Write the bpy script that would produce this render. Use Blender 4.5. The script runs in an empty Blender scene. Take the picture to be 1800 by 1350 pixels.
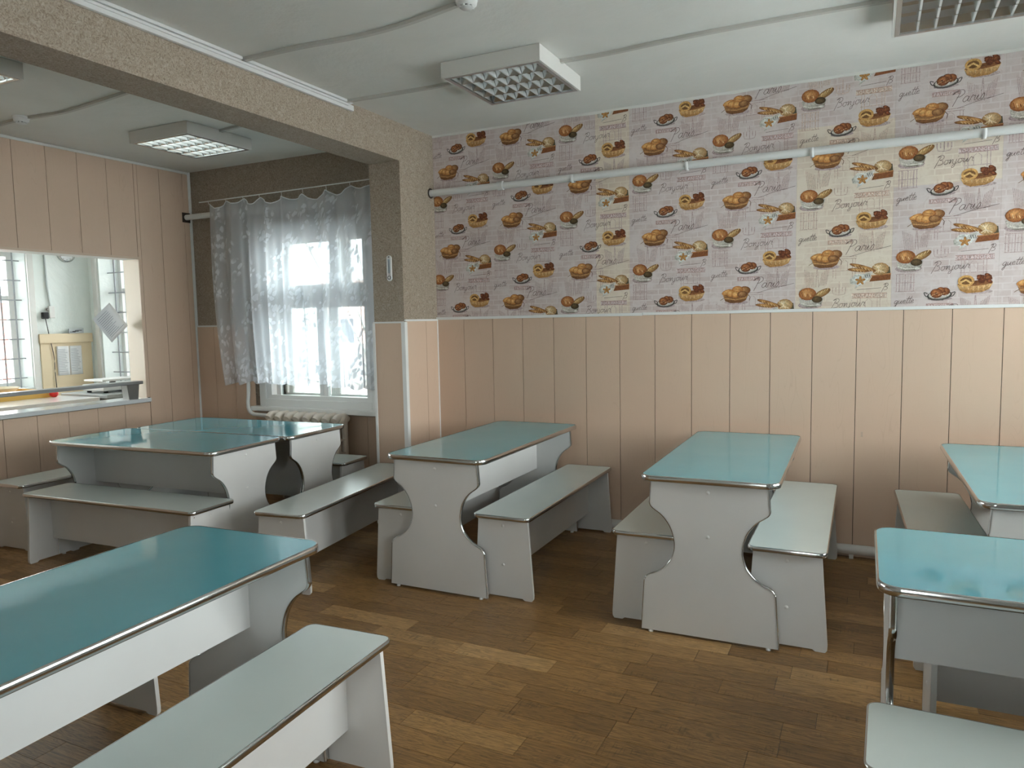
import bpy, bmesh, math, random
from mathutils import Vector, Matrix
PI = math.pi
random.seed(7)
scn = bpy.context.scene
C = scn.collection

# ------------------------------------------------------------------ camera
F_PX, YAW, PITCH, ROLL, CAM_H = 1289.467, math.radians(26.162), math.radians(-4.927), math.radians(-1.098), 1.466
cd = bpy.data.cameras.new('camera')
cam = bpy.data.objects.new('camera', cd); C.objects.link(cam); scn.camera = cam
cd.sensor_width = 36.0; cd.lens = F_PX / 1800 * 36; cd.clip_start = 0.02; cd.clip_end = 200
_fw = Vector((-math.sin(YAW)*math.cos(PITCH), math.cos(YAW)*math.cos(PITCH), math.sin(PITCH)))
_r = Vector((math.cos(YAW), math.sin(YAW), 0)); _u = _r.cross(_fw)
R2 = _r*math.cos(ROLL) + _u*math.sin(ROLL); U2 = -_r*math.sin(ROLL) + _u*math.cos(ROLL)
m = Matrix((R2, U2, -_fw)).transposed().to_4x4(); m.translation = (0, 0, CAM_H)
cam.matrix_world = m

# ------------------------------------------------------------------ sky, exposure
SKY = 21.5
w = bpy.data.worlds.new('world'); scn.world = w; w.use_nodes = True
bg = w.node_tree.nodes['Background']
bg.inputs['Color'].default_value = (1.0, 0.98, 0.975, 1); bg.inputs['Strength'].default_value = SKY
scn.view_settings.view_transform = 'Standard'; scn.view_settings.look = 'None'
scn.view_settings.exposure = 0.0; scn.view_settings.gamma = 1.0
scn.view_settings.use_curve_mapping = False

def portal(name, loc, size, direction):
    """marks a window opening as the way in for the sky's light"""
    l = bpy.data.lights.new(name, 'AREA'); l.shape = 'RECTANGLE'; l.size, l.size_y = size
    l.cycles.is_portal = True
    o = bpy.data.objects.new(name, l); C.objects.link(o); o.location = loc
    o.rotation_euler = Vector(direction).to_track_quat('-Z', 'Y').to_euler()
    return o

# ------------------------------------------------------------------ main dimensions
YW, XL, ZC = 4.82, -5.60, 2.857          # wallpapered wall, hatch wall, ceiling
XR, YF = 1.90, -1.60                     # window wall on the right, wall behind
XP0, XP1, YP = -3.255, -2.995, 4.375     # pillar / beam
ZT = 1.487                               # white moulding over the panelling
ZB = 2.597                               # underside of the beam
XK, YK = -9.0, 6.12                      # kitchen walls

# ------------------------------------------------------------------ materials
def srgb(r, g, b):
    f = lambda c: (c/255)/12.92 if c/255 <= 0.04045 else ((c/255+0.055)/1.055)**2.4
    return (f(r), f(g), f(b), 1)
MATS = {}
def mat(name, col, rough=0.5, metal=0.0, spec=0.5, coat=0.0):
    if name in MATS: return MATS[name]
    mt = bpy.data.materials.new(name); mt.use_nodes = True
    b = mt.node_tree.nodes['Principled BSDF']
    b.inputs['Base Color'].default_value = col; b.inputs['Roughness'].default_value = rough
    b.inputs['Metallic'].default_value = metal; b.inputs['Specular IOR Level'].default_value = spec
    b.inputs['Coat Weight'].default_value = coat; b.inputs['Coat Roughness'].default_value = 0.06
    MATS[name] = mt; return mt
def nd(mt, t, **kw):
    n = mt.node_tree.nodes.new(t)
    for k, v in kw.items(): setattr(n, k, v)
    return n
def ln(mt, a, ao, b, bi): mt.node_tree.links.new(a.outputs[ao], b.inputs[bi])
def bsdf(mt): return mt.node_tree.nodes['Principled BSDF']
def coords(mt, scale=(1,1,1), kind='Object', rot=(0,0,0)):
    tc = nd(mt, 'ShaderNodeTexCoord'); mp = nd(mt, 'ShaderNodeMapping')
    mp.inputs['Scale'].default_value = scale; mp.inputs['Rotation'].default_value = rot
    ln(mt, tc, kind, mp, 'Vector'); return mp
def geo_coords(mt, scale=(1,1,1)):
    g = nd(mt, 'ShaderNodeNewGeometry'); mp = nd(mt, 'ShaderNodeMapping'); mp.inputs['Scale'].default_value = scale
    ln(mt, g, 'Position', mp, 'Vector'); return mp
def noise(mt, vec, scale, detail=4, rough=0.55, dist=0.0):
    n = nd(mt, 'ShaderNodeTexNoise'); n.inputs['Scale'].default_value = scale
    n.inputs['Detail'].default_value = detail; n.inputs['Roughness'].default_value = rough
    n.inputs['Distortion'].default_value = dist
    ln(mt, vec, 'Vector', n, 'Vector'); return n
def ramp(mt, src, out, stops):
    r = nd(mt, 'ShaderNodeValToRGB')
    e = r.color_ramp.elements
    while len(e) < len(stops): e.new(0.5)
    for x, (p, c) in zip(e, stops): x.position = p; x.color = c
    ln(mt, src, out, r, 'Fac'); return r
def mix(mt, fac, a, b, blend='MIX'):
    n = nd(mt, 'ShaderNodeMix', data_type='RGBA', blend_type=blend)
    for v, k in ((fac, 0), (a, 6), (b, 7)):
        if isinstance(v, tuple) and len(v) == 2: mt.node_tree.links.new(v[0].outputs[v[1]], n.inputs[k])
        elif v is not None: n.inputs[k].default_value = v
    return n
def bump(mt, src, out, strength, dist):
    b = nd(mt, 'ShaderNodeBump'); b.inputs['Strength'].default_value = strength; b.inputs['Distance'].default_value = dist
    ln(mt, src, out, b, 'Height'); ln(mt, b, 'Normal', bsdf(mt), 'Normal'); return b
G = lambda v: (v, v, v, 1)

def mottled(name, c1, c2, scale, rough, bstr=0.0, bdist=0.001, detail=5, spec=0.4, sc=(1,1,1)):
    if name in MATS: return MATS[name]
    mt = mat(name, c1, rough, spec=spec); v = geo_coords(mt, sc); n = noise(mt, v, scale, detail)
    r = ramp(mt, n, 'Fac', [(0.3, c1), (0.7, c2)]); ln(mt, r, 'Color', bsdf(mt), 'Base Color')
    if bstr: bump(mt, n, 'Fac', bstr, bdist)
    return mt

M_TEAL = mottled('teal laminate', srgb(94,165,178), srgb(100,170,182), 3.0, 0.04, spec=0.5)
M_SEAT = mottled('pale seat laminate', srgb(206,213,209), srgb(211,218,213), 2.5, 0.24, spec=0.5)
M_WHITE = mottled('white laminate', srgb(214,213,211), srgb(219,218,216), 4.0, 0.36)
M_EDGE = mat('white edge trim', srgb(222,221,218), 0.35)
M_CHROME = mat('chrome edging', srgb(205,206,206), 0.13, metal=1.0)
M_ALU = mat('louvre aluminium', srgb(214,217,217), 0.22, metal=1.0)
M_PAINT = mat('white paint', srgb(226,226,223), 0.42)
M_PVC = mat('white plastic', srgb(228,228,226), 0.35)
M_PIPE = mat('pipe plastic', srgb(222,222,219), 0.35)
M_IRON = mat('cream painted iron', srgb(226,214,200), 0.38)
M_BLACK = mat('black plastic', srgb(24,24,26), 0.4)
M_DARK = mat('dark gap', srgb(60,48,40), 0.8)
M_GREY = mat('grey metal', srgb(120,118,114), 0.4, metal=0.6)
M_RAIL = mat('brushed rail', srgb(168,168,168), 0.28, metal=0.85)
M_HOUSE = mat('lamp housing', srgb(214,212,206), 0.45)
M_PAPER = mat('paper', srgb(236,238,240), 0.8)
M_BEIGE_BOARD = mat('cream board', srgb(226,208,176), 0.55)
M_TAN = mat('tan wood', srgb(196,166,120), 0.5)
M_BROWN = mat('brown wood', srgb(120,88,58), 0.5)
M_YELLOW = mat('yellow plastic', srgb(228,184,96), 0.4)
M_RED = mat('red plastic', srgb(226,48,38), 0.35)
M_FIN = mat('satin white fin', srgb(226,229,228), 0.3, metal=0.35)
M_DUCT = mat('aged duct plastic', srgb(196,193,186), 0.5)
M_TUBE = mat('lamp tube', srgb(238,240,240), 0.3)
M_SNOW = mottled('snow', srgb(226,228,232), srgb(240,241,243), 1.5, 0.9)
M_BARK = mottled('bark', srgb(96,86,80), srgb(140,130,122), 14, 0.9)
M_FENCE = mottled('weathered boards', srgb(150,138,134), srgb(178,168,164), 9, 0.85)
M_HSE = mottled('house render', srgb(188,160,150), srgb(200,174,164), 4, 0.9)
M_ROOF = mat('house roof', srgb(150,152,156), 0.6)

def panel_mat(name, base, dark):
    mt = mat(name, base, 0.33, spec=0.45)
    v = coords(mt, (1,1,1)); oi = nd(mt, 'ShaderNodeObjectInfo')
    # cathedral grain: distorted rings stretched along the board
    mp = nd(mt, 'ShaderNodeMapping'); mp.inputs['Scale'].default_value = (9, 9, 1.3); ln(mt, v, 'Vector', mp, 'Vector')
    ad = nd(mt, 'ShaderNodeVectorMath', operation='ADD'); sc = nd(mt, 'ShaderNodeVectorMath', operation='SCALE')
    cb = nd(mt, 'ShaderNodeCombineXYZ'); ln(mt, oi, 'Random', cb, 'X'); ln(mt, oi, 'Random', cb, 'Z')
    sc.inputs['Scale'].default_value = 23.0; ln(mt, cb, 'Vector', sc, 0); ln(mt, mp, 'Vector', ad, 0); ln(mt, sc, 'Vector', ad, 1)
    n = noise(mt, ad, 0.9, 2, 0.5, 0.2)
    mu = nd(mt, 'ShaderNodeMath', operation='MULTIPLY'); mu.inputs[1].default_value = 16.0; ln(mt, n, 'Fac', mu, 0)
    fr = nd(mt, 'ShaderNodeMath', operation='FRACT'); ln(mt, mu, 'Value', fr, 0)
    r = ramp(mt, fr, 'Value', [(0.0, G(1)), (0.10, G(0)), (0.9, G(0)), (1.0, G(0.4))])
    n2 = noise(mt, ad, 1.2, 3)
    r2 = ramp(mt, n2, 'Fac', [(0.45, G(0)), (0.65, G(0.16))])
    f = nd(mt, 'ShaderNodeMath', operation='MULTIPLY'); ln(mt, r, 'Color', f, 0); ln(mt, r2, 'Color', f, 1)
    mx = mix(mt, (f, 'Value'), base, dark)
    ln(mt, mx, 'Result', bsdf(mt), 'Base Color') if False else mt.node_tree.links.new(mx.outputs[2], bsdf(mt).inputs['Base Color'])
    return mt
M_PANEL = panel_mat('beige wall panel', srgb(207,180,158), srgb(146,114,93))

def plaster_paper():
    mt = mat('beige textured wallpaper', srgb(192,178,158), 0.75, spec=0.25)
    v = geo_coords(mt); n = noise(mt, v, 52, 3, 0.6, 2.4); n2 = noise(mt, v, 130, 2, 0.6)
    r = ramp(mt, n, 'Fac', [(0.34, srgb(132,117,101)), (0.5, srgb(157,143,127)), (0.68, srgb(175,162,147))])
    r2 = ramp(mt, n2, 'Fac', [(0.3, G(0.88)), (0.7, G(1.06))])
    mx = mix(mt, 1.0, (r, 'Color'), (r2, 'Color'), 'MULTIPLY')
    mt.node_tree.links.new(mx.outputs[2], bsdf(mt).inputs['Base Color'])
    bump(mt, n, 'Fac', 0.35, 0.004); return mt
M_STONE = plaster_paper()

def ceiling_mat(name, c1, c2):
    mt = mat(name, c1, 0.8, spec=0.2); v = geo_coords(mt)
    n = noise(mt, v, 1.6, 6, 0.6, 0.4); r = ramp(mt, n, 'Fac', [(0.3, c1), (0.7, c2)])
    ln(mt, r, 'Color', bsdf(mt), 'Base Color'); bump(mt, n, 'Fac', 0.5, 0.03); return mt
M_CEIL = ceiling_mat('old whitewash', srgb(224,223,217), srgb(232,231,226))
M_KWALL = ceiling_mat('kitchen whitewash', srgb(232,240,237), srgb(239,245,243))

def floor_mat():
    mt = mat('wood print vinyl', srgb(128,92,54), 0.34, spec=0.45)
    v = coords(mt); oi = nd(mt, 'ShaderNodeObjectInfo'); at = nd(mt, 'ShaderNodeAttribute', attribute_name='tone')
    g = geo_coords(mt, (1, 9, 1))
    cb = nd(mt, 'ShaderNodeCombineXYZ'); ln(mt, at, 'Fac', cb, 'X'); ln(mt, at, 'Fac', cb, 'Z')
    sc = nd(mt, 'ShaderNodeVectorMath', operation='SCALE'); sc.inputs['Scale'].default_value = 37.0; ln(mt, cb, 'Vector', sc, 0)
    ad = nd(mt, 'ShaderNodeVectorMath', operation='ADD'); ln(mt, g, 'Vector', ad, 0); ln(mt, sc, 'Vector', ad, 1)
    base = ramp(mt, at, 'Fac', [(0.0, srgb(140,104,60)), (0.5, srgb(156,117,69)), (0.8, srgb(168,128,78)), (1.0, srgb(192,152,100))])
    n = noise(mt, ad, 2.6, 5, 0.6, 1.0)
    mu = nd(mt, 'ShaderNodeMath', operation='MULTIPLY'); mu.inputs[1].default_value = 9.0; ln(mt, n, 'Fac', mu, 0)
    fr = nd(mt, 'ShaderNodeMath', operation='PINGPONG'); fr.inputs[1].default_value = 0.5; ln(mt, mu, 'Value', fr, 0)
    r = ramp(mt, fr, 'Value', [(0.0, G(0.48)), (0.25, G(0.86)), (0.6, G(1.08)), (1.0, G(1.2))])
    mx = mix(mt, 0.8, (base, 'Color'), (r, 'Color'), 'MULTIPLY')
    g2 = geo_coords(mt, (2.2, 30, 1)); n2 = noise(mt, g2, 5, 6, 0.7)
    r2 = ramp(mt, n2, 'Fac', [(0.32, G(0.5)), (0.5, G(0.95)), (0.68, G(1.3))])
    mx2 = mix(mt, 0.9, (mx, 2), (r2, 'Color'), 'MULTIPLY')
    # short saw marks across the boards
    g3 = geo_coords(mt, (60, 5, 1)); n3 = noise(mt, g3, 2, 2, 0.5); g4 = geo_coords(mt, (3, 10, 1)); n4 = noise(mt, g4, 1.5, 2)
    r3 = ramp(mt, n3, 'Fac', [(0.36, G(0.45)), (0.48, G(1))]); r4 = ramp(mt, n4, 'Fac', [(0.55, G(0)), (0.68, G(0.7))])
    mx3 = mix(mt, (r4, 'Color'), (mx2, 2), None, 'MULTIPLY'); mt.node_tree.links.new(r3.outputs['Color'], mx3.inputs[7])
    mt.node_tree.links.new(mx3.outputs[2], bsdf(mt).inputs['Base Color'])
    rr = ramp(mt, n2, 'Fac', [(0.3, G(0.42)), (0.7, G(0.3))]); ln(mt, rr, 'Color', bsdf(mt), 'Roughness')
    return mt
M_FLOOR = floor_mat()

def wallpaper_mat(name, ground, brick, sketch):
    mt = mat(name, ground, 0.62, spec=0.3); v = geo_coords(mt)
    cx = nd(mt, 'ShaderNodeSeparateXYZ'); ln(mt, v, 'Vector', cx, 0); cb = nd(mt, 'ShaderNodeCombineXYZ')
    ln(mt, cx, 'X', cb, 'X'); ln(mt, cx, 'Z', cb, 'Y')
    b = nd(mt, 'ShaderNodeTexBrick'); ln(mt, cb, 'Vector', b, 'Vector')
    b.inputs['Color1'].default_value = brick; b.inputs['Color2'].default_value = tuple(0.5*(x+y) for x, y in zip(brick, ground))
    b.inputs['Mortar'].default_value = ground; b.inputs['Scale'].default_value = 1.0
    b.inputs['Mortar Size'].default_value = 0.004; b.inputs['Mortar Smooth'].default_value = 0.3
    b.inputs['Brick Width'].default_value = 0.085; b.inputs['Row Height'].default_value = 0.036
    n = noise(mt, cb, 6.5, 3, 0.5); r = ramp(mt, n, 'Fac', [(0.40, G(0.05)), (0.56, G(0.85))])
    mx = mix(mt, (r, 'Color'), ground, (b, 'Color'))
    n2 = noise(mt, cb, 22, 5, 0.7, 1.5); r2 = ramp(mt, n2, 'Fac', [(0.55, G(0)), (0.72, G(0.38))])
    mx2 = mix(mt, (r2, 'Color'), (mx, 2), sketch)
    mt.node_tree.links.new(mx2.outputs[2], bsdf(mt).inputs['Base Color']); return mt
M_LAV = wallpaper_mat('lavender brick wallpaper', srgb(210,199,196), srgb(193,175,170), srgb(172,146,138))
M_CREAM = wallpaper_mat('cream brick wallpaper', srgb(220,208,192), srgb(206,188,172), srgb(186,160,140))

def print_mat():
    mt = mat('wallpaper print', G(0.5), 0.6, spec=0.3)
    a = nd(mt, 'ShaderNodeAttribute', attribute_name='ink'); v = geo_coords(mt); n = noise(mt, v, 130, 4, 0.75)
    r = ramp(mt, n, 'Fac', [(0.36, (0.42,0.42,0.44,1)), (0.5, (0.86,0.86,0.88,1)), (0.64, (1.3,1.3,1.34,1))])
    mx = mix(mt, 0.68, (a, 'Color'), (r, 'Color'), 'MULTIPLY'); mt.node_tree.links.new(mx.outputs[2], bsdf(mt).inputs['Base Color'])
    return mt
M_PRINT = print_mat()

def glass_mat():
    mt = bpy.data.materials.new('window glass'); mt.use_nodes = True; nt = mt.node_tree
    nt.nodes.remove(nt.nodes['Principled BSDF']); out = nt.nodes['Material Output']
    t = nd(mt, 'ShaderNodeBsdfTransparent'); t.inputs['Color'].default_value = (0.86, 0.9, 0.9, 1)
    g = nd(mt, 'ShaderNodeBsdfGlossy'); g.inputs['Roughness'].default_value = 0.02
    f = nd(mt, 'ShaderNodeFresnel'); f.inputs['IOR'].default_value = 1.45
    mx = nd(mt, 'ShaderNodeMixShader'); ln(mt, f, 'Fac', mx, 0); ln(mt, t, 0, mx, 1); ln(mt, g, 0, mx, 2); ln(mt, mx, 0, out, 'Surface')
    MATS['glass'] = mt; return mt
M_GLASS = glass_mat()

def lace_mat():
    mt = bpy.data.materials.new('sheer lace'); mt.use_nodes = True; nt = mt.node_tree
    nt.nodes.remove(nt.nodes['Principled BSDF']); out = nt.nodes['Material Output']
    uv = nd(mt, 'ShaderNodeUVMap'); uv.uv_map = 'UVMap'
    sep = nd(mt, 'ShaderNodeSeparateXYZ'); ln(mt, uv, 'UV', sep, 0)
    mp = nd(mt, 'ShaderNodeMapping'); mp.inputs['Scale'].default_value = (1.0, 0.62, 1); mp.inputs['Rotation'].default_value = (0, 0, 0.6); ln(mt, uv, 'UV', mp, 'Vector')
    # leafy sprays: distorted cells inside bands
    vo = nd(mt, 'ShaderNodeTexVoronoi', feature='F1'); vo.inputs['Scale'].default_value = 30; vo.inputs['Randomness'].default_value = 0.9
    nn = noise(mt, mp, 9, 2, 0.5); md = nd(mt, 'ShaderNodeMix', data_type='VECTOR'); md.inputs[0].default_value = 0.09
    ln(mt, mp, 'Vector', md, 4); nt.links.new(nn.outputs['Color'], md.inputs[5]); nt.links.new(md.outputs[1], vo.inputs['Vector'])
    leaf = ramp(mt, vo, 'Distance', [(0.40, G(1)), (0.50, G(0))])
    n1 = noise(mt, mp, 5.0, 2, 0.5); sel = ramp(mt, n1, 'Fac', [(0.50, G(0)), (0.55, G(1))])
    lf = nd(mt, 'ShaderNodeMath', operation='MULTIPLY'); ln(mt, leaf, 'Color', lf, 0); ln(mt, sel, 'Color', lf, 1)
    # denser embroidered border at the hem
    hem = nd(mt, 'ShaderNodeMapRange'); ln(mt, sep, 'Y', hem, 'Value'); hem.inputs['From Min'].default_value = 0.30; hem.inputs['From Max'].default_value = 0.02
    hem.inputs['To Min'].default_value = 0.0; hem.inputs['To Max'].default_value = 0.30
    hm = nd(mt, 'ShaderNodeMath', operation='MULTIPLY'); ln(mt, leaf, 'Color', hm, 0); ln(mt, hem, 'Result', hm, 1)
    a = nd(mt, 'ShaderNodeMath', operation='MULTIPLY_ADD'); a.inputs[1].default_value = 0.34; a.inputs[2].default_value = 0.62; ln(mt, lf, 'Value', a, 0)
    a2 = nd(mt, 'ShaderNodeMath', operation='ADD', use_clamp=True); ln(mt, a, 'Value', a2, 0); ln(mt, hm, 'Value', a2, 1)
    d = nd(mt, 'ShaderNodeBsdfDiffuse'); d.inputs['Color'].default_value = srgb(244,246,250)
    tl = nd(mt, 'ShaderNodeBsdfTranslucent'); tl.inputs['Color'].default_value = srgb(240,243,250)
    m1 = nd(mt, 'ShaderNodeMixShader'); m1.inputs[0].default_value = 0.58; ln(mt, d, 0, m1, 1); ln(mt, tl, 0, m1, 2)
    t = nd(mt, 'ShaderNodeBsdfTransparent'); m2 = nd(mt, 'ShaderNodeMixShader')
    ln(mt, a2, 'Value', m2, 0); ln(mt, t, 0, m2, 1); ln(mt, m1, 0, m2, 2); ln(mt, m2, 0, out, 'Surface')
    return mt
M_LACE = lace_mat()

# ------------------------------------------------------------------ mesh helpers
class MB:
    def __init__(s): s.v = []; s.f = []; s.sm = []
    def add(s, vs, fs, smooth=False):
        o = len(s.v); s.v += [tuple(p) for p in vs]
        s.f += [tuple(i+o for i in f) for f in fs]; s.sm += [smooth]*len(fs); return s
    def box(s, x0, y0, z0, x1, y1, z1):
        x0, x1 = sorted((x0, x1)); y0, y1 = sorted((y0, y1)); z0, z1 = sorted((z0, z1))
        return s.add([(x0,y0,z0),(x1,y0,z0),(x1,y1,z0),(x0,y1,z0),(x0,y0,z1),(x1,y0,z1),(x1,y1,z1),(x0,y1,z1)],
            [(0,3,2,1),(4,5,6,7),(0,1,5,4),(1,2,6,5),(2,3,7,6),(3,0,4,7)])
    def prism(s, pts, a0, a1, axis='z', smooth=False):
        """2-D outline (counter-clockwise) extruded along an axis"""
        n = len(pts)
        def P(p, a): return {'z': (p[0], p[1], a), 'y': (p[0], a, p[1]), 'x': (a, p[0], p[1])}[axis]
        o = len(s.v)
        s.v += [P(p, a0) for p in pts] + [P(p, a1) for p in pts]
        fl = axis == 'y'
        caps = [tuple(range(n-1, -1, -1)), tuple(range(n, 2*n))]
        sides = [(i, (i+1) % n, n+(i+1) % n, n+i) for i in range(n)]
        if fl: caps = [c[::-1] for c in caps]; sides = [c[::-1] for c in sides]
        for c in caps: s.f.append(tuple(i+o for i in c)); s.sm.append(False)
        for c in sides: s.f.append(tuple(i+o for i in c)); s.sm.append(smooth)
        return s
    def tube(s, pts, r, n=10, caps=True):
        pts = [Vector(p) for p in pts]; rings = []; up = Vector((0, 0, 1))
        for i, p in enumerate(pts):
            t = (pts[min(i+1, len(pts)-1)] - pts[max(i-1, 0)]).normalized()
            a = t.cross(up)
            if a.length < 1e-3: a = t.cross(Vector((1, 0, 0)))
            a.normalize(); b = t.cross(a)
            rr = r[i] if isinstance(r, (list, tuple)) else r
            rings.append([p + (a*math.cos(2*PI*k/n) + b*math.sin(2*PI*k/n))*rr for k in range(n)])
        vs = [q for g in rings for q in g]; fs = []
        for i in range(len(rings)-1):
            for k in range(n): fs.append((i*n+k, i*n+(k+1) % n, (i+1)*n+(k+1) % n, (i+1)*n+k))
        s.add(vs, fs, True)
        if caps: s.add(rings[0], [tuple(range(n))]); s.add(rings[-1], [tuple(range(n-1, -1, -1))])
        return s
    def lathe(s, prof, c=(0,0,0), n=20, axis='z', smooth=True):
        vs = []; fs = []; k = len(prof)
        for i in range(n):
            a = 2*PI*i/n
            for r, h in prof:
                p = {'z': (r*math.cos(a), r*math.sin(a), h), 'y': (r*math.cos(a), h, r*math.sin(a)), 'x': (h, r*math.cos(a), r*math.sin(a))}[axis]
                vs.append((p[0]+c[0], p[1]+c[1], p[2]+c[2]))
        for i in range(n):
            for j in range(k-1): fs.append((i*k+j, ((i+1) % n)*k+j, ((i+1) % n)*k+j+1, i*k+j+1))
        return s.add(vs, fs, smooth)
    def sweep(s, path, prof, closed, place, smooth=True):
        """path: 2-D points; prof: (offset along outward normal, depth) ; place(x, y, depth) -> 3-D"""
        n = len(path); k = len(prof); vs = []
        for i in range(n):
            a = path[(i-1) % n] if closed or i else path[0]; b = path[(i+1) % n] if closed or i < n-1 else path[-1]
            tx, ty = b[0]-a[0], b[1]-a[1]; L = math.hypot(tx, ty) or 1; nx, ny = ty/L, -tx/L
            for o, d in prof: vs.append(place(path[i][0]+nx*o, path[i][1]+ny*o, d))
        fs = []
        for i in range(n if closed else n-1):
            for j in range(k-1): fs.append((i*k+j, ((i+1) % n)*k+j, ((i+1) % n)*k+j+1, i*k+j+1))
        return s.add(vs, fs, smooth)
    def mesh(s, name, m):
        me = bpy.data.meshes.new(name); me.from_pydata(s.v, [], s.f)
        me.polygons.foreach_set('use_smooth', s.sm); me.materials.append(m)
        bm = bmesh.new(); bm.from_mesh(me); bmesh.ops.recalc_face_normals(bm, faces=bm.faces); bm.to_mesh(me); bm.free()
        me.update(); return me
    def build(s, name, m, parent=None):
        return link(bpy.data.objects.new(name, s.mesh(name, m)), parent)
def link(o, parent=None):
    C.objects.link(o)
    if parent is not None: o.parent = parent
    return o
def bevel(o, wd, seg=2):
    md = o.modifiers.new('bevel', 'BEVEL'); md.width = wd; md.segments = seg; md.limit_method = 'ANGLE'; return o
def tag(o, label=None, cat=None, group=None, kind=None):
    if label: o['label'] = label
    if cat: o['category'] = cat
    if group: o['group'] = group
    if kind: o['kind'] = kind
    return o
def empty(name, loc=(0,0,0), rz=0.0):
    o = bpy.data.objects.new(name, None); C.objects.link(o); o.location = loc; o.rotation_euler = (0, 0, rz)
    o.empty_display_size = 0.1; return o
def thing(name, label, cat, loc=(0,0,0), rz=0.0, group=None): return tag(empty(name, loc, rz), label, cat, group)
def struct(o): return tag(o, kind='structure')
def copy_tree(o, parent=None):
    c = o.copy(); C.objects.link(c); c.parent = parent
    for ch in list(o.children): copy_tree(ch, c)
    return c
def share(me, name, parent, loc=(0,0,0), scale=None):
    o = bpy.data.objects.new(name, me); link(o, parent); o.location = loc
    if scale: o.scale = scale
    return o
def rrect(hw, hl, r, n=6):
    p = []
    for cx, cy, a0 in ((hw-r, hl-r, 0), (-hw+r, hl-r, PI/2), (-hw+r, -hl+r, PI), (hw-r, -hl+r, 1.5*PI)):
        for i in range(n+1): a = a0 + PI/2*i/n; p.append((cx+r*math.cos(a), cy+r*math.sin(a)))
    return p
def spline(pts, sub=4):
    out = []
    for i in range(len(pts)-1):
        p0, p1, p2, p3 = pts[max(i-1, 0)], pts[i], pts[i+1], pts[min(i+2, len(pts)-1)]
        for k in range(sub):
            t = k/sub
            out.append(tuple(0.5*((2*p1[j]) + (-p0[j]+p2[j])*t + (2*p0[j]-5*p1[j]+4*p2[j]-p3[j])*t*t + (-p0[j]+3*p1[j]-3*p2[j]+p3[j])*t**3) for j in range(len(p1))))
    out.append(tuple(pts[-1])); return out

# ================================================================== THE ROOM
def wall_with_holes(name, axis, a, thick, u0, u1, z0, z1, holes, m):
    """slab at coordinate a..a+thick; holes: (u0,u1,z0,z1)"""
    b = MB()
    us = sorted({u0, u1} | {h[0] for h in holes} | {h[1] for h in holes}); zs = sorted({z0, z1} | {h[2] for h in holes} | {h[3] for h in holes})
    for i in range(len(us)-1):
        for j in range(len(zs)-1):
            uc, zc = (us[i]+us[i+1])/2, (zs[j]+zs[j+1])/2
            if any(h[0] < uc < h[1] and h[2] < zc < h[3] for h in holes): continue
            if axis == 'y': b.box(us[i], a, zs[j], us[i+1], a+thick, zs[j+1])
            else: b.box(a, us[i], zs[j], a+thick, us[i+1], zs[j+1])
    bm = bmesh.new(); me = b.mesh(name, m); bm.from_mesh(me); bmesh.ops.remove_doubles(bm, verts=bm.verts, dist=1e-5)
    fd = {}
    for f in bm.faces: fd.setdefault(tuple(round(x, 4) for x in f.calc_center_median()), []).append(f)
    bmesh.ops.delete(bm, geom=[f for l in fd.values() if len(l) > 1 for f in l], context='FACES')
    bmesh.ops.recalc_face_normals(bm, faces=bm.faces); bm.to_mesh(me); bm.free()
    return struct(link(bpy.data.objects.new(name, me)))

# ---- floor with vinyl boards
floor = MB().box(XL-0.2, YF-0.2, -0.12, XR+0.2, YW+0.3, -0.004).build('floor', M_DARK); struct(floor)
def project(p):
    d = Vector(p) - Vector((0, 0, CAM_H)); z = d.dot(_fw)
    if z < 0.15: return None
    return 900 + F_PX*d.dot(R2)/z, 675 - F_PX*d.dot(U2)/z, z
def build_floor():
    rng = random.Random(11); wd = 0.1165; y = 2.232 - 34*wd
    known = {2.232: [-1.44, -1.01], 2.345: [-1.14], 2.455: [-1.255, -0.785], 2.572: [-1.65, -0.635], 2.690: [-1.755, -1.18, -0.74], 2.815: [-1.535, -1.05]}
    planks = []
    while y < YW:
        y1 = min(y+wd, YW); x = XL + rng.uniform(-0.4, 0)
        while x < XR:
            L = rng.choice((0.40, 0.46, 0.52, 0.58, 0.64)) + rng.uniform(-0.02, 0.02)
            a, b = max(x, XL), min(x+L, XR)
            if y1 > YF and b-a > 0.02: planks.append((a, b, max(y, YF), y1, rng.random()))
            x += L
        y += wd
    def area(p):
        q = project(((p[0]+p[1])/2, (p[2]+p[3])/2, 0))
        if not q or not (-60 < q[0] < 1860 and 800 < q[1] < 1420): return 0
        return 1/(q[2]**3) if -30 < q[0] < 1830 and q[1] < 1365 else 0
    planks.sort(key=area, reverse=True)
    rest = MB(); tones = []
    for i, (a, b, c, d, t) in enumerate(planks):
        g = 0.0009
        if i < 300:
            mb = MB().box(a+g, c+g, -0.004, b-g, d-g, 0.0)
            me = mb.mesh('floor_board', M_FLOOR)
            at = me.attributes.new('tone', 'FLOAT', 'FACE'); at.data.foreach_set('value', [t]*len(me.polygons))
            link(bpy.data.objects.new('floor_board', me), floor)
        else:
            rest.box(a+g, c+g, -0.004, b-g, d-g, 0.0); tones += [t]*6
    o = rest.build('floor_boards_beyond', M_FLOOR, floor); tag(o, kind='stuff')
    at = o.data.attributes.new('tone', 'FLOAT', 'FACE'); at.data.foreach_set('value', tones)
build_floor()

# ---- ceiling
struct(MB().box(XL-0.2, YF-0.2, ZC, XR+0.2, YW+0.3, ZC+0.15).build('ceiling', M_CEIL))

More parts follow.
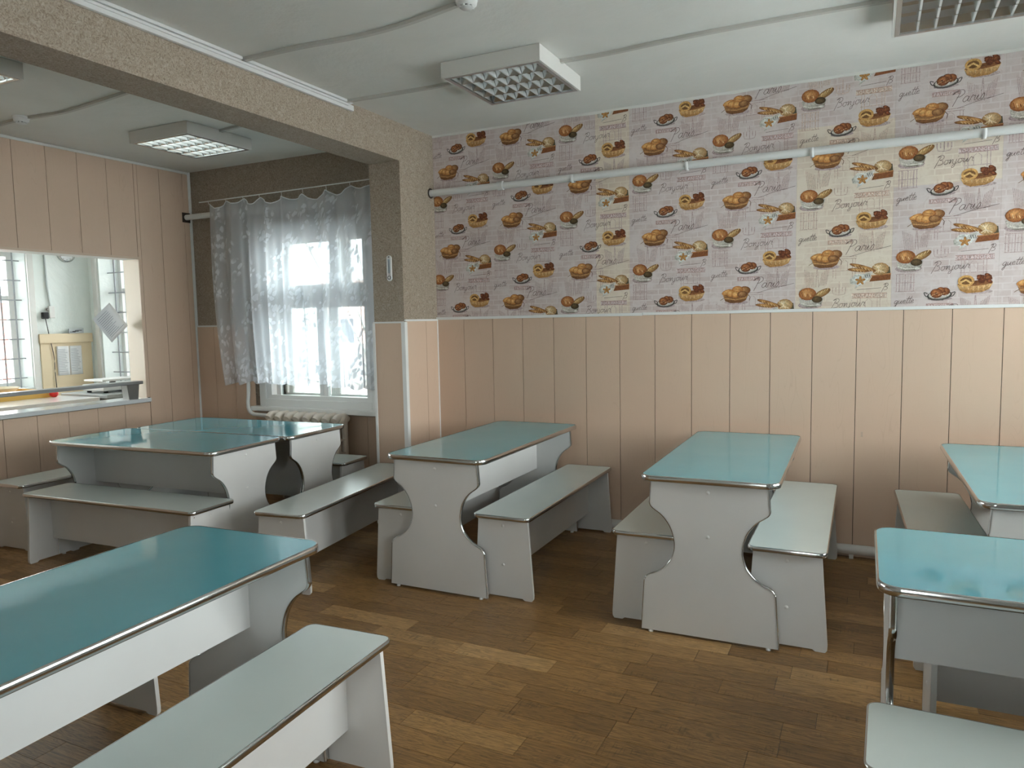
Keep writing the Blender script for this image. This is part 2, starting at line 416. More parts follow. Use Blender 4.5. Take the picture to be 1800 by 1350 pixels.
# ---- wallpapered back wall with the window beside the pillar
WX0, WX1, WZ0, WZ1 = -4.80, -3.575, 0.775, 2.285
wall_back = wall_with_holes('wall_back', 'y', YW, 0.30, XL-0.2, XR+0.2, -0.1, ZC+0.1, [(WX0, WX1, WZ0, WZ1)], M_STONE)
tag(wall_back, 'back wall with bakery wallpaper over beige panelling, window at one end')
PW = 0.24311
def board(mb_args, parent, name='panel', m=M_PANEL):
    x0, y0, z0, x1, y1, z1 = mb_args
    cx, cy, cz = (x0+x1)/2, (y0+y1)/2, (z0+z1)/2
    o = MB().box(x0-cx, y0-cy, z0-cz, x1-cx, y1-cy, z1-cz).build(name, m, parent); o.location = (cx, cy, cz); return o
# dark backing that shows in the joints
board((XP1+0.001, YW-0.004, 0, XR, YW-0.0005, ZT), wall_back, 'joint_backing', M_DARK)
e = [-2.75558 + PW*i for i in range(-1, 24)]
for a, b in zip([XP1] + [x for x in e if x > XP1+0.05], [x for x in e if x > XP1+0.05]):
    if a < XR-0.02: board((a+0.0017, YW-0.011, 0.0, min(b, XR)-0.0017, YW-0.004, ZT), wall_back)
# window-side panelling
board((XL, YW-0.004, 0, XP0, YW-0.0005, 0.72), wall_back, 'joint_backing', M_DARK)
for a, b, z1 in ((-5.60, -5.37, 1.465), (-5.37, -5.127, 1.465), (-5.127, -4.897, 1.465), (-4.897, -4.654, 0.71), (-4.654, -4.411, 0.71), (-4.411, -4.168, 0.71), (-4.168, -3.925, 0.71), (-3.925, -3.682, 0.71), (-3.682, -3.439, 0.71), (-3.439, -3.26, 1.465)):
    board((a+0.0017, YW-0.011, 0, b-0.0017, YW-0.004, z1), wall_back)
def moulding(args, parent): return bevel(MB().box(*args).build('moulding', M_PVC, parent), 0.002)
moulding((XP1, YW-0.016, ZT-0.004, -1.38, YW-0.0002, ZT+0.016), wall_back)
moulding((-1.377, YW-0.016, ZT-0.001, XR, YW-0.0002, ZT+0.018), wall_back)
moulding((XL+0.001, YW-0.014, 1.462, -4.88, YW-0.0002, 1.476), wall_back)
moulding((XL+0.012, YW-0.016, 0, XL+0.024, YW-0.0002, ZC-0.001), wall_back)
moulding((-3.01+0.016, YW-0.018, 0, -3.01+0.028, YW-0.0002, ZT), wall_back)
# whitewash lip under the ceiling
b = MB(); pr_ = [(XP1 + 0.1*i, 0.012+0.008*random.random()) for i in range(58)]
for (x0, h0), (x1, h1) in zip(pr_, pr_[1:]):
    b.add([(x0, YW-0.004, ZC), (x1, YW-0.004, ZC), (x1, YW-0.004, ZC-h1), (x0, YW-0.004, ZC-h0), (x0, YW+0.001, ZC-h0), (x1, YW+0.001, ZC-h1)], [(0,1,2,3), (3,2,5,4)])
b.build('whitewash_lip', M_CEIL, wall_back)

# ---- bakery wallpaper: eight drops, each shifted a third of the repeat
def lin(r, g, b): return srgb(r, g, b)[:3]
class Ink:
    def __init__(s): s.v = []; s.f = []; s.c = []; s.k = 0
    def face(s, pts, cols):
        o = len(s.v); s.k += 1; d = 0.000005*s.k
        s.v += [(x, -d, z) for x, z in pts]; s.f.append(tuple(range(o, o+len(pts)))); s.c += cols
    def poly(s, pts, col): s.face(pts, [col]*len(pts))
    def disc(s, cx, cz, rx, rz, ci, ce, rot=0.0, n=14, off=(0.25, 0.35)):
        s.k += 1; d = 0.000005*s.k; o = len(s.v); ca, sa = math.cos(rot), math.sin(rot)
        P = lambda u, v: (cx + u*ca - v*sa, -d, cz + u*sa + v*ca)
        s.v.append(P(-rx*off[0], rz*off[1])); s.c.append(ci)
        for i in range(n): a = 2*PI*i/n; s.v.append(P(rx*math.cos(a), rz*math.sin(a))); s.c.append(ce)
        for i in range(n): s.f.append((o, o+1+i, o+1+(i+1) % n))
    def line(s, pts, wd, col):
        s.k += 1; d = 0.000005*s.k; o = len(s.v)
        for i, p in enumerate(pts):
            a = pts[max(i-1, 0)]; b = pts[min(i+1, len(pts)-1)]
            tx, tz = b[0]-a[0], b[1]-a[1]; L = math.hypot(tx, tz) or 1
            s.v += [(p[0]-tz/L*wd/2, -d, p[1]+tx/L*wd/2), (p[0]+tz/L*wd/2, -d, p[1]-tx/L*wd/2)]; s.c += [col, col]
        for i in range(len(pts)-1): s.f.append((o+2*i, o+2*i+1, o+2*i+3, o+2*i+2))
def m_bowl(k, x, z):
    sh = lin(176,156,154); gr = lin(196,190,178); gd = lin(120,112,98)
    k.disc(x-0.015, z-0.045, 0.068, 0.022, sh, sh)
    pts = [(x-0.078, z-0.008), (x-0.068, z-0.042), (x-0.035, z-0.058), (x+0.02, z-0.058), (x+0.048, z-0.040), (x+0.060, z-0.006)]
    k.face(pts, [gr, gr, gd, gd, gd, gr])
    k.disc(x-0.009, z-0.006, 0.069, 0.014, lin(110,96,78), gr)
    k.disc(x-0.030, z+0.022, 0.050, 0.038, lin(214,158,98), lin(140,78,36))
    for i in range(5): k.line([(x-0.062+0.015*i, z+0.032-0.004*i), (x-0.056+0.015*i, z+0.006)], 0.004, lin(232,198,148) if i % 2 else lin(128,70,34))
    k.disc(x+0.052, z+0.024, 0.052, 0.020, lin(206,168,110), lin(122,82,42), 0.5)
    for i in range(4): a = x+0.026+0.017*i; k.line([(a, z+0.014+0.009*i), (a+0.011, z+0.030+0.009*i)], 0.0035, lin(226,200,150))
    k.disc(x+0.024, z-0.012, 0.030, 0.020, lin(112,92,58), lin(62,46,28))
    k.line([(x-0.07, z-0.03), (x-0.03, z-0.046), (x+0.03, z-0.046)], 0.006, lin(222,218,206)); k.disc(x+0.03, z-0.046, 0.016, 0.008, lin(238,236,228), lin(190,184,170))
def m_donut(k, x, z):
    k.disc(x+0.002, z-0.026, 0.062, 0.012, lin(170,150,148), lin(180,162,160))
    k.disc(x, z-0.008, 0.062, 0.028, lin(208,204,196), lin(58,52,48), 0.08); k.disc(x, z-0.004, 0.054, 0.021, lin(216,212,204), lin(196,190,180), 0.08)
    for s_ in (-1, 1): k.line(spline([(x+s_*0.058, z+0.004), (x+s_*0.076, z+0.010), (x+s_*0.068, z-0.010), (x+s_*0.052, z-0.016)], 4), 0.004, lin(62,56,52))
    for dx, dz, r in ((0.026, 0.014, 0.026), (0.006, 0.020, 0.022), (-0.014, 0.004, 0.031)):
        k.disc(x+dx, z+dz, r, r*0.86, lin(192,126,76), lin(102,52,26)); k.disc(x+dx-0.002, z+dz-0.002, r*0.34, r*0.28, lin(70,34,18), lin(128,72,40))
    for i in range(7): k.line([(x-0.038+0.011*i, z-0.008+0.005*(i % 3)), (x-0.030+0.011*i, z-0.003+0.005*(i % 3))], 0.003, lin(222,176,128))
def m_pretzel(k, x, z):
    k.disc(x+0.008, z-0.052, 0.075, 0.014, lin(178,158,152), lin(188,170,166))
    t, td = lin(222,184,128), lin(170,124,72)
    pts = [(x-0.088, z-0.010), (x-0.072, z-0.044), (x-0.04, z-0.060), (x+0.03, z-0.056), (x+0.066, z-0.040), (x+0.084, z-0.002)]
    k.face(pts, [t, td, td, td, td, t]); k.disc(x-0.002, z-0.006, 0.084, 0.015, lin(96,56,30), lin(150,100,58), 0.05)
    for i in range(12): a = -0.076+0.0132*i; k.line([(x+a, z-0.016-0.006*(1-abs(a)/0.08)), (x+a*0.9, z-0.048+0.02*abs(a)/0.08)], 0.0022, lin(238,206,156) if i % 2 else lin(176,128,78))
    for i in range(16):
        q = random.Random(i); k.disc(x+0.012+0.056*q.random(), z+0.002+0.042*q.random()*(1-abs(q.random()-0.5)), 0.016, 0.010, lin(158,92,56), lin(84,40,22), q.uniform(-1, 1))
    k.disc(x+0.060, z+0.024, 0.018, 0.012, lin(148,90,52), lin(88,44,24), 0.6)
    ring = [(x-0.045+0.034*math.cos(a), z+0.008+0.026*math.sin(a)) for a in [2*PI*i/18 for i in range(19)]]
    k.disc(x-0.045, z+0.008, 0.034, 0.026, lin(122,84,44), lin(122,84,44)); k.line(ring, 0.012, lin(206,160,96)); k.line([(x-0.072, z+0.000), (x-0.045, z+0.014), (x-0.02, z-0.004)], 0.010, lin(222,182,118))
def m_rolls(k, x, z):
    k.disc(x+0.004, z-0.050, 0.074, 0.014, lin(172,150,146), lin(186,168,166))
    t, td = lin(186,138,86), lin(112,72,40)
    pts = [(x-0.078, z-0.002), (x-0.064, z-0.040), (x-0.03, z-0.054), (x+0.035, z-0.052), (x+0.064, z-0.036), (x+0.080, z+0.002)]
    k.face(pts, [t, td, td, td, td, t])
    for r in range(3): k.line([(x-0.072+0.006*r, z-0.012-0.012*r), (x, z-0.022-0.012*r), (x+0.072-0.006*r, z-0.010-0.012*r)], 0.0035, lin(206,160,106) if r % 2 else lin(128,86,50))
    k.disc(x, z+0.000, 0.076, 0.016, lin(96,58,30), lin(134,90,50))
    for dx, dz, rx, rz, c in ((-0.05, 0.016, 0.036, 0.016, 0), (0.055, 0.024, 0.036, 0.026, 2), (0.012, 0.030, 0.034, 0.023, 1), (-0.030, 0.006, 0.025, 0.020, 0), (0.000, 0.000, 0.026, 0.021, 0), (0.040, 0.000, 0.030, 0.020, 2)):
        ci, ce = ((lin(238,190,122), lin(176,112,52)), (lin(232,180,112), lin(160,96,44)), (lin(190,142,92), lin(110,68,36)))[c]
        k.disc(x+dx, z+dz, rx, rz, ci, ce, 0.3 if dx == -0.05 else 0)
    k.line([(x-0.01, z+0.036), (x+0.034, z+0.026)], 0.003, lin(140,84,40)); k.line(spline([(x+0.074, z-0.004), (x+0.088, z-0.018), (x+0.084, z-0.040)], 4), 0.003, lin(96,70,50))
    k.line([(x-0.07, z-0.02), (x-0.094, z-0.036)], 0.003, lin(130,104,80))
def m_board(k, x, z):
    k.poly([(x+0.004, z-0.044), (x+0.114, z-0.036), (x+0.116, z+0.000), (x+0.02, z-0.010)], lin(134,82,46))
    k.poly([(x+0.004, z-0.014), (x+0.116, z-0.004), (x+0.116, z+0.002), (x+0.01, z-0.008)], lin(186,130,82)); k.poly([(x+0.090, z+0.0), (x+0.114, z+0.002), (x+0.110, z+0.038), (x+0.098, z+0.04)], lin(86,78,56))
    k.disc(x+0.060, z+0.028, 0.046, 0.036, lin(222,196,150), lin(164,124,78))
    for i in range(4): k.line(spline([(x+0.026+0.012*i, z+0.050), (x+0.052, z+0.026), (x+0.030+0.018*i, z+0.006)], 3), 0.003, lin(238,222,190))
    for dx, dz, rx, a in ((-0.044, 0.046, 0.062, -0.30), (-0.052, 0.026, 0.062, -0.12), (-0.010, 0.034, 0.050, -0.35)):
        k.disc(x+dx, z+dz, rx, 0.0115, lin(214,162,98), lin(118,72,34), a)
        for j in range(4): k.line([(x+dx-0.03+0.018*j, z+dz+0.008-0.006*j), (x+dx-0.022+0.018*j, z+dz-0.002-0.006*j)], 0.003, lin(232,198,146))
    wc, wd_ = lin(226,226,220), lin(176,172,158)
    k.face([(x-0.100, z-0.028), (x-0.070, z+0.004), (x-0.030, z+0.002), (x+0.000, z+0.008), (x+0.022, z+0.016), (x+0.008, z-0.020), (x-0.020, z-0.052), (x-0.074, z-0.082), (x-0.066, z-0.060), (x-0.096, z-0.052)], [wd_, wc, wc, wd_, wc, wc, wc, wd_, wc, wd_])
    k.disc(x-0.060, z-0.028, 0.032, 0.026, lin(236,238,232), lin(190,188,176))
    for i in range(5): a = 2*PI*i/5+0.3; k.disc(x-0.044+0.014*math.cos(a), z-0.036+0.012*math.sin(a), 0.015, 0.007, lin(210,160,94), lin(160,108,54), a)
    for i in range(3): k.line([(x-0.02+0.012*i, z-0.002), (x-0.012+0.010*i, z-0.022)], 0.0028, lin(70,78,90))
# slim handwriting, one stroke list per letter on a unit grid
HAND = {
 'P': ([[(0.1,-0.25),(0.3,0.5),(0.42,1.0),(0.1,0.95),(-0.15,0.75),(0.1,1.05),(0.6,1.1),(0.75,0.8),(0.5,0.55),(0.25,0.5)]], 0.75),
 'B': ([[(-0.05,-0.3),(0.15,0.5),(0.3,1.0),(-0.05,0.85),(0.3,1.1),(0.6,0.95),(0.55,0.65),(0.25,0.55),(0.6,0.45),(0.6,0.1),(0.2,0.0)]], 0.75),
 'a': ([[(0.42,0.42),(0.2,0.48),(0.02,0.2),(0.15,0.0),(0.35,0.15),(0.45,0.45),(0.4,0.1),(0.55,0.02)]], 0.55),
 'r': ([[(0.0,0.02),(0.1,0.42),(0.2,0.5),(0.25,0.38),(0.38,0.42),(0.32,0.1),(0.48,0.02)]], 0.45),
 'i': ([[(0.0,0.1),(0.14,0.45),(0.08,0.08),(0.25,0.02)], [(0.2,0.72),(0.24,0.78)]], 0.27),
 's': ([[(0.0,0.05),(0.22,0.52),(0.3,0.3),(0.2,0.02),(0.02,0.05)]], 0.4),
 'o': ([[(0.3,0.45),(0.08,0.42),(0.02,0.12),(0.2,0.0),(0.4,0.2),(0.3,0.45),(0.5,0.4)]], 0.5),
 'n': ([[(0.0,0.4),(0.08,0.45),(0.05,0.0),(0.2,0.4),(0.32,0.42),(0.32,0.08),(0.48,0.02)]], 0.5),
 'j': ([[(0.14,0.45),(0.08,-0.3),(-0.12,-0.45),(-0.1,-0.2),(0.25,0.05)], [(0.2,0.72),(0.23,0.78)]], 0.3),
 'u': ([[(0.04,0.44),(0.02,0.1),(0.16,0.0),(0.34,0.3),(0.38,0.44),(0.34,0.06),(0.5,0.02)]], 0.52),
 'q': ([[(0.4,0.42),(0.15,0.46),(0.02,0.15),(0.15,0.0),(0.36,0.2),(0.42,0.45),(0.3,-0.45),(0.15,-0.6),(0.12,-0.4),(0.5,0.05)]], 0.52),
 'e': ([[(0.02,0.2),(0.3,0.3),(0.22,0.48),(0.04,0.3),(0.1,0.02),(0.4,0.08)]], 0.4),
 't': ([[(0.3,1.0),(0.12,0.2),(0.18,0.0),(0.36,0.06)], [(-0.02,0.62),(0.45,0.7)]], 0.32)}
def write(k, word, x, z, h, col, wd=0.0022, slant=0.25, rise=0.05):
    cx = x
    for ch in word:
        strokes, adv = HAND[ch]
        for st in strokes: k.line(spline([(cx + (p[0]+p[1]*slant)*h, z + p[1]*h + (cx-x)*rise) for p in st], 3), wd, col)
        cx += adv*h*1.02
    return cx
FONT_CACHE = {}
def type_mesh(text, size):
    if (text, size) not in FONT_CACHE:
        cu = bpy.data.curves.new('type', 'FONT'); cu.body = text; cu.size = size; cu.align_x = 'CENTER'; cu.resolution_u = 1
        o = bpy.data.objects.new('type', cu); C.objects.link(o); bpy.context.view_layer.update()
        me = bpy.data.meshes.new_from_object(o); v = [tuple(p.co) for p in me.vertices]; f = [tuple(p.vertices) for p in me.polygons]
        bpy.data.objects.remove(o); bpy.data.curves.remove(cu); bpy.data.meshes.remove(me); FONT_CACHE[(text, size)] = (v, f)
    return FONT_CACHE[(text, size)]
def typeset(k, text, x, z, size, col):
    v, f = type_mesh(text, size); k.k += 1; d = 0.000005*k.k; o = len(k.v)
    k.v += [(x+p[0], -d, z+p[1]) for p in v]; k.f += [tuple(i+o for i in q) for q in f]; k.c += [col]*len(v)
def m_facade(k, x, z, ink):
    for a in (-0.06, -0.045, 0.045, 0.06): k.line([(x+a, z-0.075), (x+a, z+0.04)], 0.0035, ink)
    for b in (0.04, 0.052, -0.03): k.line([(x-0.066, z+b), (x+0.066, z+b)], 0.004, ink)
    for c in (-0.018, 0.018): k.line([(x+c, z-0.03), (x+c, z+0.02), (x+c*0.2, z+0.032)], 0.003, ink)
def m_window(k, x, z, ink):
    for a in (-0.044, -0.030, 0.030, 0.044, 0.0): k.line([(x+a, z-0.05), (x+a, z+0.05)], 0.004, ink)
    for b in (-0.05, 0.0, 0.05): k.line([(x-0.05, z+b), (x+0.05, z+b)], 0.004, ink)
    for i in range(5): k.line([(x-0.028+0.013*i, z-0.046), (x-0.024+0.013*i, z+0.044)], 0.002, ink)
def m_lamp(k, x, z, ink):
    k.line([(x, z-0.035), (x, z+0.045)], 0.004, ink); k.line([(x-0.035, z-0.012), (x-0.03, z-0.03), (x, z-0.035), (x+0.03, z-0.03), (x+0.035, z-0.012)], 0.004, ink)
    for a in (-0.035, -0.018, 0.018, 0.035): k.line([(x+a, z-0.016), (x+a, z+0.012)], 0.005, ink)
def m_street(k, x, z, ink):
    for i in range(7): k.line([(x-0.07+0.008*i, z+0.05-0.004*i), (x-0.055+0.007*i, z-0.06)], 0.003, ink)
    for i in range(6): k.line([(x+0.07-0.008*i, z+0.055-0.006*i), (x+0.052-0.007*i, z-0.05)], 0.0035, ink)
    k.line([(x-0.004, z-0.06), (x+0.001, z+0.06)], 0.004, ink); k.line([(x+0.012, z-0.06), (x+0.003, z+0.06)], 0.004, ink)
REP = 0.5835
def paper_drop(i, x0, x1, za):
    """one drop of wallpaper from x0 to x1 (x0 = pattern origin), first bowl at height za"""
    k = Ink(); ink = lin(98,78,72); cr = i == 5
    sk = lin(204,180,164) if cr else lin(190,168,163); sgn = lin(196,166,148) if cr else lin(184,156,150); lt = lin(236,224,208) if cr else lin(228,216,212)
    levels = [za + (n-4)*REP for n in range(9) if za + (n-4)*REP < ZC + 0.5]
    for z in levels:            # pale street sketches and signs first
        k.k = 0
        m_facade(k, x0+0.405, z-0.05, sk); m_window(k, x0+0.07, z-0.125, sk); m_street(k, x0+0.415, z-0.265, sk)
        m_lamp(k, x0+0.245, z+0.045, sk); m_street(k, x0+0.12, z+0.12, sk); m_facade(k, x0+0.27, z-0.40, sk)
        k.poly([(x0+0.315, z-0.012), (x0+0.500, z-0.012), (x0+0.500, z+0.018), (x0+0.315, z+0.018)], sgn); typeset(k, 'BOULANGERIE', x0+0.4075, z-0.007, 0.029, lt)
        k.poly([(x0+0.178, z-0.273), (x0+0.312, z-0.273), (x0+0.312, z-0.247), (x0+0.178, z-0.247)], sgn); typeset(k, 'PATISSERIE', x0+0.245, z-0.269, 0.024, lt)
        typeset(k, 'BOULANGERIE', x0+0.09, z-0.062, 0.018, sk)
    for z in levels:            # then the handwriting
        k.k = 110
        write(k, 'Bonjour', x0+0.205, z-0.065, 0.050, ink); write(k, 'quette', x0+0.015, z-0.245, 0.040, ink)
        write(k, 'Paris', x0+0.275, z+0.262, 0.062, ink, 0.0026)
        k.line(spline([(x0+0.30, z+0.235), (x0+0.33, z+0.242), (x0+0.40, z+0.262), (x0+0.47, z+0.275), (x0+0.515, z+0.285), (x0+0.44, z+0.268)], 4), 0.002, ink)
        write(k, 'B', x0+0.475, z+0.032, 0.036, ink); k.line([(x0+0.34, z+0.038), (x0+0.47, z+0.046)], 0.002, ink)
    for z in levels:            # and the baskets on top
        for draw, u, dz in ((m_bowl, 0.10, 0.0), (m_donut, 0.243, -0.195), (m_pretzel, 0.415, -0.135), (m_rolls, 0.168, 0.228), (m_board, 0.402, 0.127)):
            k.k = 160; draw(k, x0+u, z+dz)
    me = bpy.data.meshes.new('printed_pattern'); me.from_pydata(k.v, [], k.f)
    at = me.attributes.new('ink', 'FLOAT_COLOR', 'POINT'); at.data.foreach_set('color', [q for c in k.c for q in (*c, 1.0)])
    me.materials.append(M_PRINT)
    bm = bmesh.new(); bm.from_mesh(me)
    for co, no in (((x0 if i else XP1+0.003, 0, 0), (-1, 0, 0)), ((x1, 0, 0), (1, 0, 0)), ((0, 0, ZT+0.014), (0, 0, -1)), ((0, 0, ZC-0.006), (0, 0, 1))):
        bmesh.ops.bisect_plane(bm, geom=bm.verts[:]+bm.edges[:]+bm.faces[:], plane_co=co, plane_no=no, clear_outer=True)
    bm.to_mesh(me); bm.free(); return me
DW = 0.5215
for i in range(11):
    x0 = -3.034 + DW*i; x1 = min(x0+DW, XR); xa = max(x0, XP1+0.001)
    za = 2.349 + (0.1945*i) % REP
    cuts = {2: [(xa, x0+0.285, ZT, ZC, M_LAV), (x0+0.285, x1, ZT, ZC, M_CREAM)],
            5: [(xa, x1, 2.575, ZC, M_LAV), (xa, x1, ZT, 2.575, M_CREAM)],
            6: [(xa, x1, 2.42, ZC, M_LAV), (xa, x1, 2.185, 2.42, M_CREAM), (xa, x1, ZT, 2.185, M_LAV)]}.get(i, [(xa, x1, ZT, ZC, M_LAV)])
    first = None
    for a, b_, z0, z1, mt in cuts:
        o = MB().box(a+0.0003, YW-0.0012, z0, b_-0.0003, YW-0.0001, z1).build('wallpaper_drop', mt, wall_back); first = first or o
    if x0 < 1.2:
        p = share(paper_drop(i, x0, x1, za), 'printed_pattern', first, (0, YW-0.0016, 0))

# ---- pillar and ceiling beam in beige textured paper
pillar = MB().box(XP0, YP, 0, XP1, YW, ZC).build('wall_pillar', M_STONE); tag(struct(pillar), 'pillar papered in textured beige above panelling, carrying the beam')
beam = MB().box(XP0, YF, ZB, XP1, YP, ZC).build('ceiling_beam', M_STONE); tag(struct(beam), 'beige textured beam running along the ceiling to the pillar')
for a in ((XP0+0.008, YP-0.008, 0, XP1-0.018, YP-0.0005, 1.468), ): board(a, pillar)
for y0, y1 in ((YP+0.018, YP+0.27), (YP+0.2735, YW-0.012)): board((XP1+0.0005, y0, 0, XP1+0.008, y1, 1.478), pillar)
moulding((XP0-0.004, YP-0.013, 1.464, XP1-0.002, YP-0.0004, 1.476), pillar)
moulding((XP1+0.0004, YP-0.002, 1.476, XP1+0.013, YW-0.001, 1.490), pillar)
bevel(MB().prism([(XP1-0.022, YP-0.012), (XP1+0.012, YP-0.012), (XP1+0.012, YP+0.022), (XP1, YP+0.022), (XP1, YP), (XP1-0.022, YP)], 0, 1.472).build('corner_trim', M_PVC, pillar), 0.002)
bevel(MB().prism([(XP0-0.012, YP-0.012), (XP0+0.010, YP-0.012), (XP0+0.010, YP), (XP0, YP), (XP0, YP+0.012), (XP0-0.012, YP+0.012)], 0, 1.466).build('corner_trim', M_PVC, pillar), 0.002)

# ---- hatch wall on the left
HY0, HY1, HZ0, HZ1 = 1.55, 4.262, 0.845, 2.05
wall_left = wall_with_holes('wall_left', 'x', XL-0.19, 0.19, YF-0.2, YW+0.02, -0.1, ZC+0.1, [(HY0, HY1, HZ0, HZ1)], M_STONE)
tag(wall_left, 'panelled wall with the long serving hatch')
for args in ((XL+0.0005, HY1+0.005, 0, XL+0.004, YW, ZC), (XL+0.0005, HY0, HZ1, XL+0.004, HY1+0.005, ZC), (XL+0.0005, HY0, 0, XL+0.004, HY1+0.005, HZ0-0.02)):
    board(args, wall_left, 'joint_backing', M_DARK)
gy = 0.0017
ys = [4.251-0.2435*k for k in range(24)]
for b_, a in zip(ys, ys[1:]):
    if a > YF:
        if a > HY0-0.05: board((XL+0.004, a+gy, HZ1+0.002, XL+0.011, b_-gy, ZC), wall_left)
        else: board((XL+0.004, a+gy, 0, XL+0.011, b_-gy, ZC), wall_left)
ys = [4.282-0.2405*k for k in range(12)]
for b_, a in zip(ys, ys[1:]): board((XL+0.004, a+gy, 0, XL+0.011, b_-gy, 0.825), wall_left)
for a, b_ in ((4.2845, 4.4985), (4.4985, 4.742), (4.742, YW-0.016)): board((XL+0.004, a+gy, 0, XL+0.011, b_-gy, ZC), wall_left)
board((XL+0.004, 4.2535, 0.87, XL+0.011, 4.2835, ZC), wall_left)
# reveal lining, casing and sill
M_REV = mat('cream reveal', srgb(214,196,172), 0.45)
board((XL-0.19, HY1-0.004, HZ0, XL+0.011, HY1+0.0, HZ1), wall_left, 'reveal_lining', M_REV)
board((XL-0.19, HY0, HZ1-0.004, XL+0.011, HY1, HZ1), wall_left, 'reveal_lining', M_PAINT)
board((XL+0.0112, HY0, HZ1-0.006, XL+0.018, HY1+0.008, HZ1+0.012), wall_left, 'casing', mat('beige casing', srgb(208,186,166), 0.45))
sill = MB().box(XL-0.21, HY0-0.02, 0.832, XL+0.045, HY1+0.012, 0.866).build('sill', mottled('grey sill laminate', srgb(206,210,212), srgb(214,217,219), 6, 0.12), wall_left); bevel(sill, 0.006, 3)
moulding((XL+0.0112, YW-0.024, 0, XL+0.018, YW-0.013, ZC-0.001), wall_left)
b = MB(); b.box(XL+0.001, YF, ZC-0.022, XL+0.016, YW-0.001, ZC-0.0005); bevel(b.build('cornice', M_CEIL, wall_left), 0.005)

# ---- the other two walls, with the daylight windows opposite the hatch
RW = [(0.45, 1.15), (2.15, 3.2), (3.4, 4.68)]  # unseen windows, added and sized to reproduce daylight from the right
RZ0, RZ1 = 0.82, 2.50
FW = (-0.40, 0.12)  # unseen window added behind the camera to light the leg fronts
wall_right = wall_with_holes('wall_right', 'x', XR, 0.30, YF-0.2, YW+0.3, -0.1, ZC+0.1, [(a, b_, RZ0, RZ1) for a, b_ in RW], M_KWALL)
wall_front = wall_with_holes('wall_front', 'y', YF-0.2, 0.2, XL-0.2, XR+0.3, -0.1, ZC+0.1, [(FW[0], FW[1], RZ0, RZ1)], M_KWALL)

# ---- windows
def frame_rect(mb, a0, a1, z0, z1, wd, d0, d1, axis):
    for q in ((a0, z0, a0+wd, z1), (a1-wd, z0, a1, z1), (a0+wd, z0, a1-wd, z0+wd), (a0+wd, z1-wd, a1-wd, z1)):
        if axis == 'y': mb.box(q[0], d0, q[1], q[2], d1, q[3])
        else: mb.box(d0, q[0], q[1], d1, q[2], q[3])
def pane(parent, a0, a1, z0, z1, d, axis):
    mb = MB(); mb.box(a0, d, z0, a1, d+0.004, z1) if axis == 'y' else mb.box(d, a0, z0, d+0.004, a1, z1)
    return mb.build('pane', M_GLASS, parent)
def simple_window(name, axis, a0, a1, z0, z1, d0, d1):
    o = empty(name); tag(o, kind='structure')
    mb = MB(); frame_rect(mb, a0, a1, z0, z1, 0.06, d0, d1, axis); mb.build('frame', M_PAINT, o)
    am, zm = (a0+a1)/2, z0+(z1-z0)*0.66
    q = MB()
    for r in ((am-0.03, z0+0.06, am+0.03, z1-0.06), (a0+0.06, zm-0.03, am-0.03, zm+0.03), (am+0.03, zm-0.03, a1-0.06, zm+0.03)):
        q.box(r[0], d0+0.01, r[1], r[2], d1-0.01, r[3]) if axis == 'y' else q.box(d0+0.01, r[0], r[1], d1-0.01, r[2], r[3])
    q.build('glazing_bars', M_PAINT, o)
    for x0, x1 in ((a0+0.06, am-0.03), (am+0.03, a1-0.06)):
        for y0, y1 in ((z0+0.06, zm-0.03), (zm+0.03, z1-0.06)): pane(o, x0, x1, y0, y1, (d0+d1)/2, axis)
    return o
for n, (a, b_) in enumerate(RW):
    simple_window('window_%d' % (4+n), 'x', a, b_, RZ0, RZ1, XR+0.10, XR+0.16)
    portal('daylight_opening', (XR+0.02, (a+b_)/2, (RZ0+RZ1)/2), (b_-a, RZ1-RZ0), (-1, 0, 0))
simple_window('window_8', 'y', FW[0], FW[1], RZ0, RZ1, YF-0.15, YF-0.09)
portal('daylight_opening', ((FW[0]+FW[1])/2, YF-0.02, (RZ0+RZ1)/2), (FW[1]-FW[0], RZ1-RZ0), (0, 1, 0))

win = empty('window_1'); tag(win, 'old white double casement window behind the lace curtain', kind='structure')
mb = MB(); frame_rect(mb, WX0-0.04, WX1+0.02, WZ0-0.02, WZ1+0.04, 0.07, YW-0.018, YW+0.004, 'y'); bevel(mb.build('casing', M_PAINT, win), 0.003)
mb = MB(); frame_rect(mb, WX0, WX1, WZ0, WZ1, 0.085, YW, YW+0.07, 'y'); mb.build('frame', M_PAINT, win)
def sash(y, xs, zs, wd, part):
    mb = MB(); frame_rect(mb, xs[0], xs[1], zs[0], zs[1], wd, y, y+0.04, 'y'); o = bevel(mb.build(part, M_PAINT, win), 0.003); return o
for y in (YW+0.02, YW+0.17):
    k = 0.0 if y < YW+0.1 else 0.02
    mb = MB(); mb.box(WX0+0.06, y-0.005, 1.655, WX1-0.06, y+0.045, 1.755); bevel(mb.build('transom', M_PAINT, win), 0.004)
    for x0, x1, z0, z1 in ((-4.675, -4.150, 0.80, 1.655), (-4.150, -3.655, 0.80, 1.655), (-4.675, -3.99, 1.755, 2.215), (-3.99, -3.655, 1.755, 2.215)):
        s_ = sash(y, (x0, x1), (z0, z1), 0.045, 'sash'); pane(s_, x0+0.045, x1-0.045, z0+0.045, z1-0.045, y+0.018, 'y')
mb = MB(); frame_rect(mb, WX0+0.02, WX1-0.02, WZ0, WZ1, 0.09, YW+0.16, YW+0.25, 'y'); mb.build('outer_frame', M_PAINT, win)
bevel(MB().box(-4.90, YW-0.075, 0.722, -3.50, YW+0.02, 0.762).build('window_sill', M_PAINT, win), 0.006)
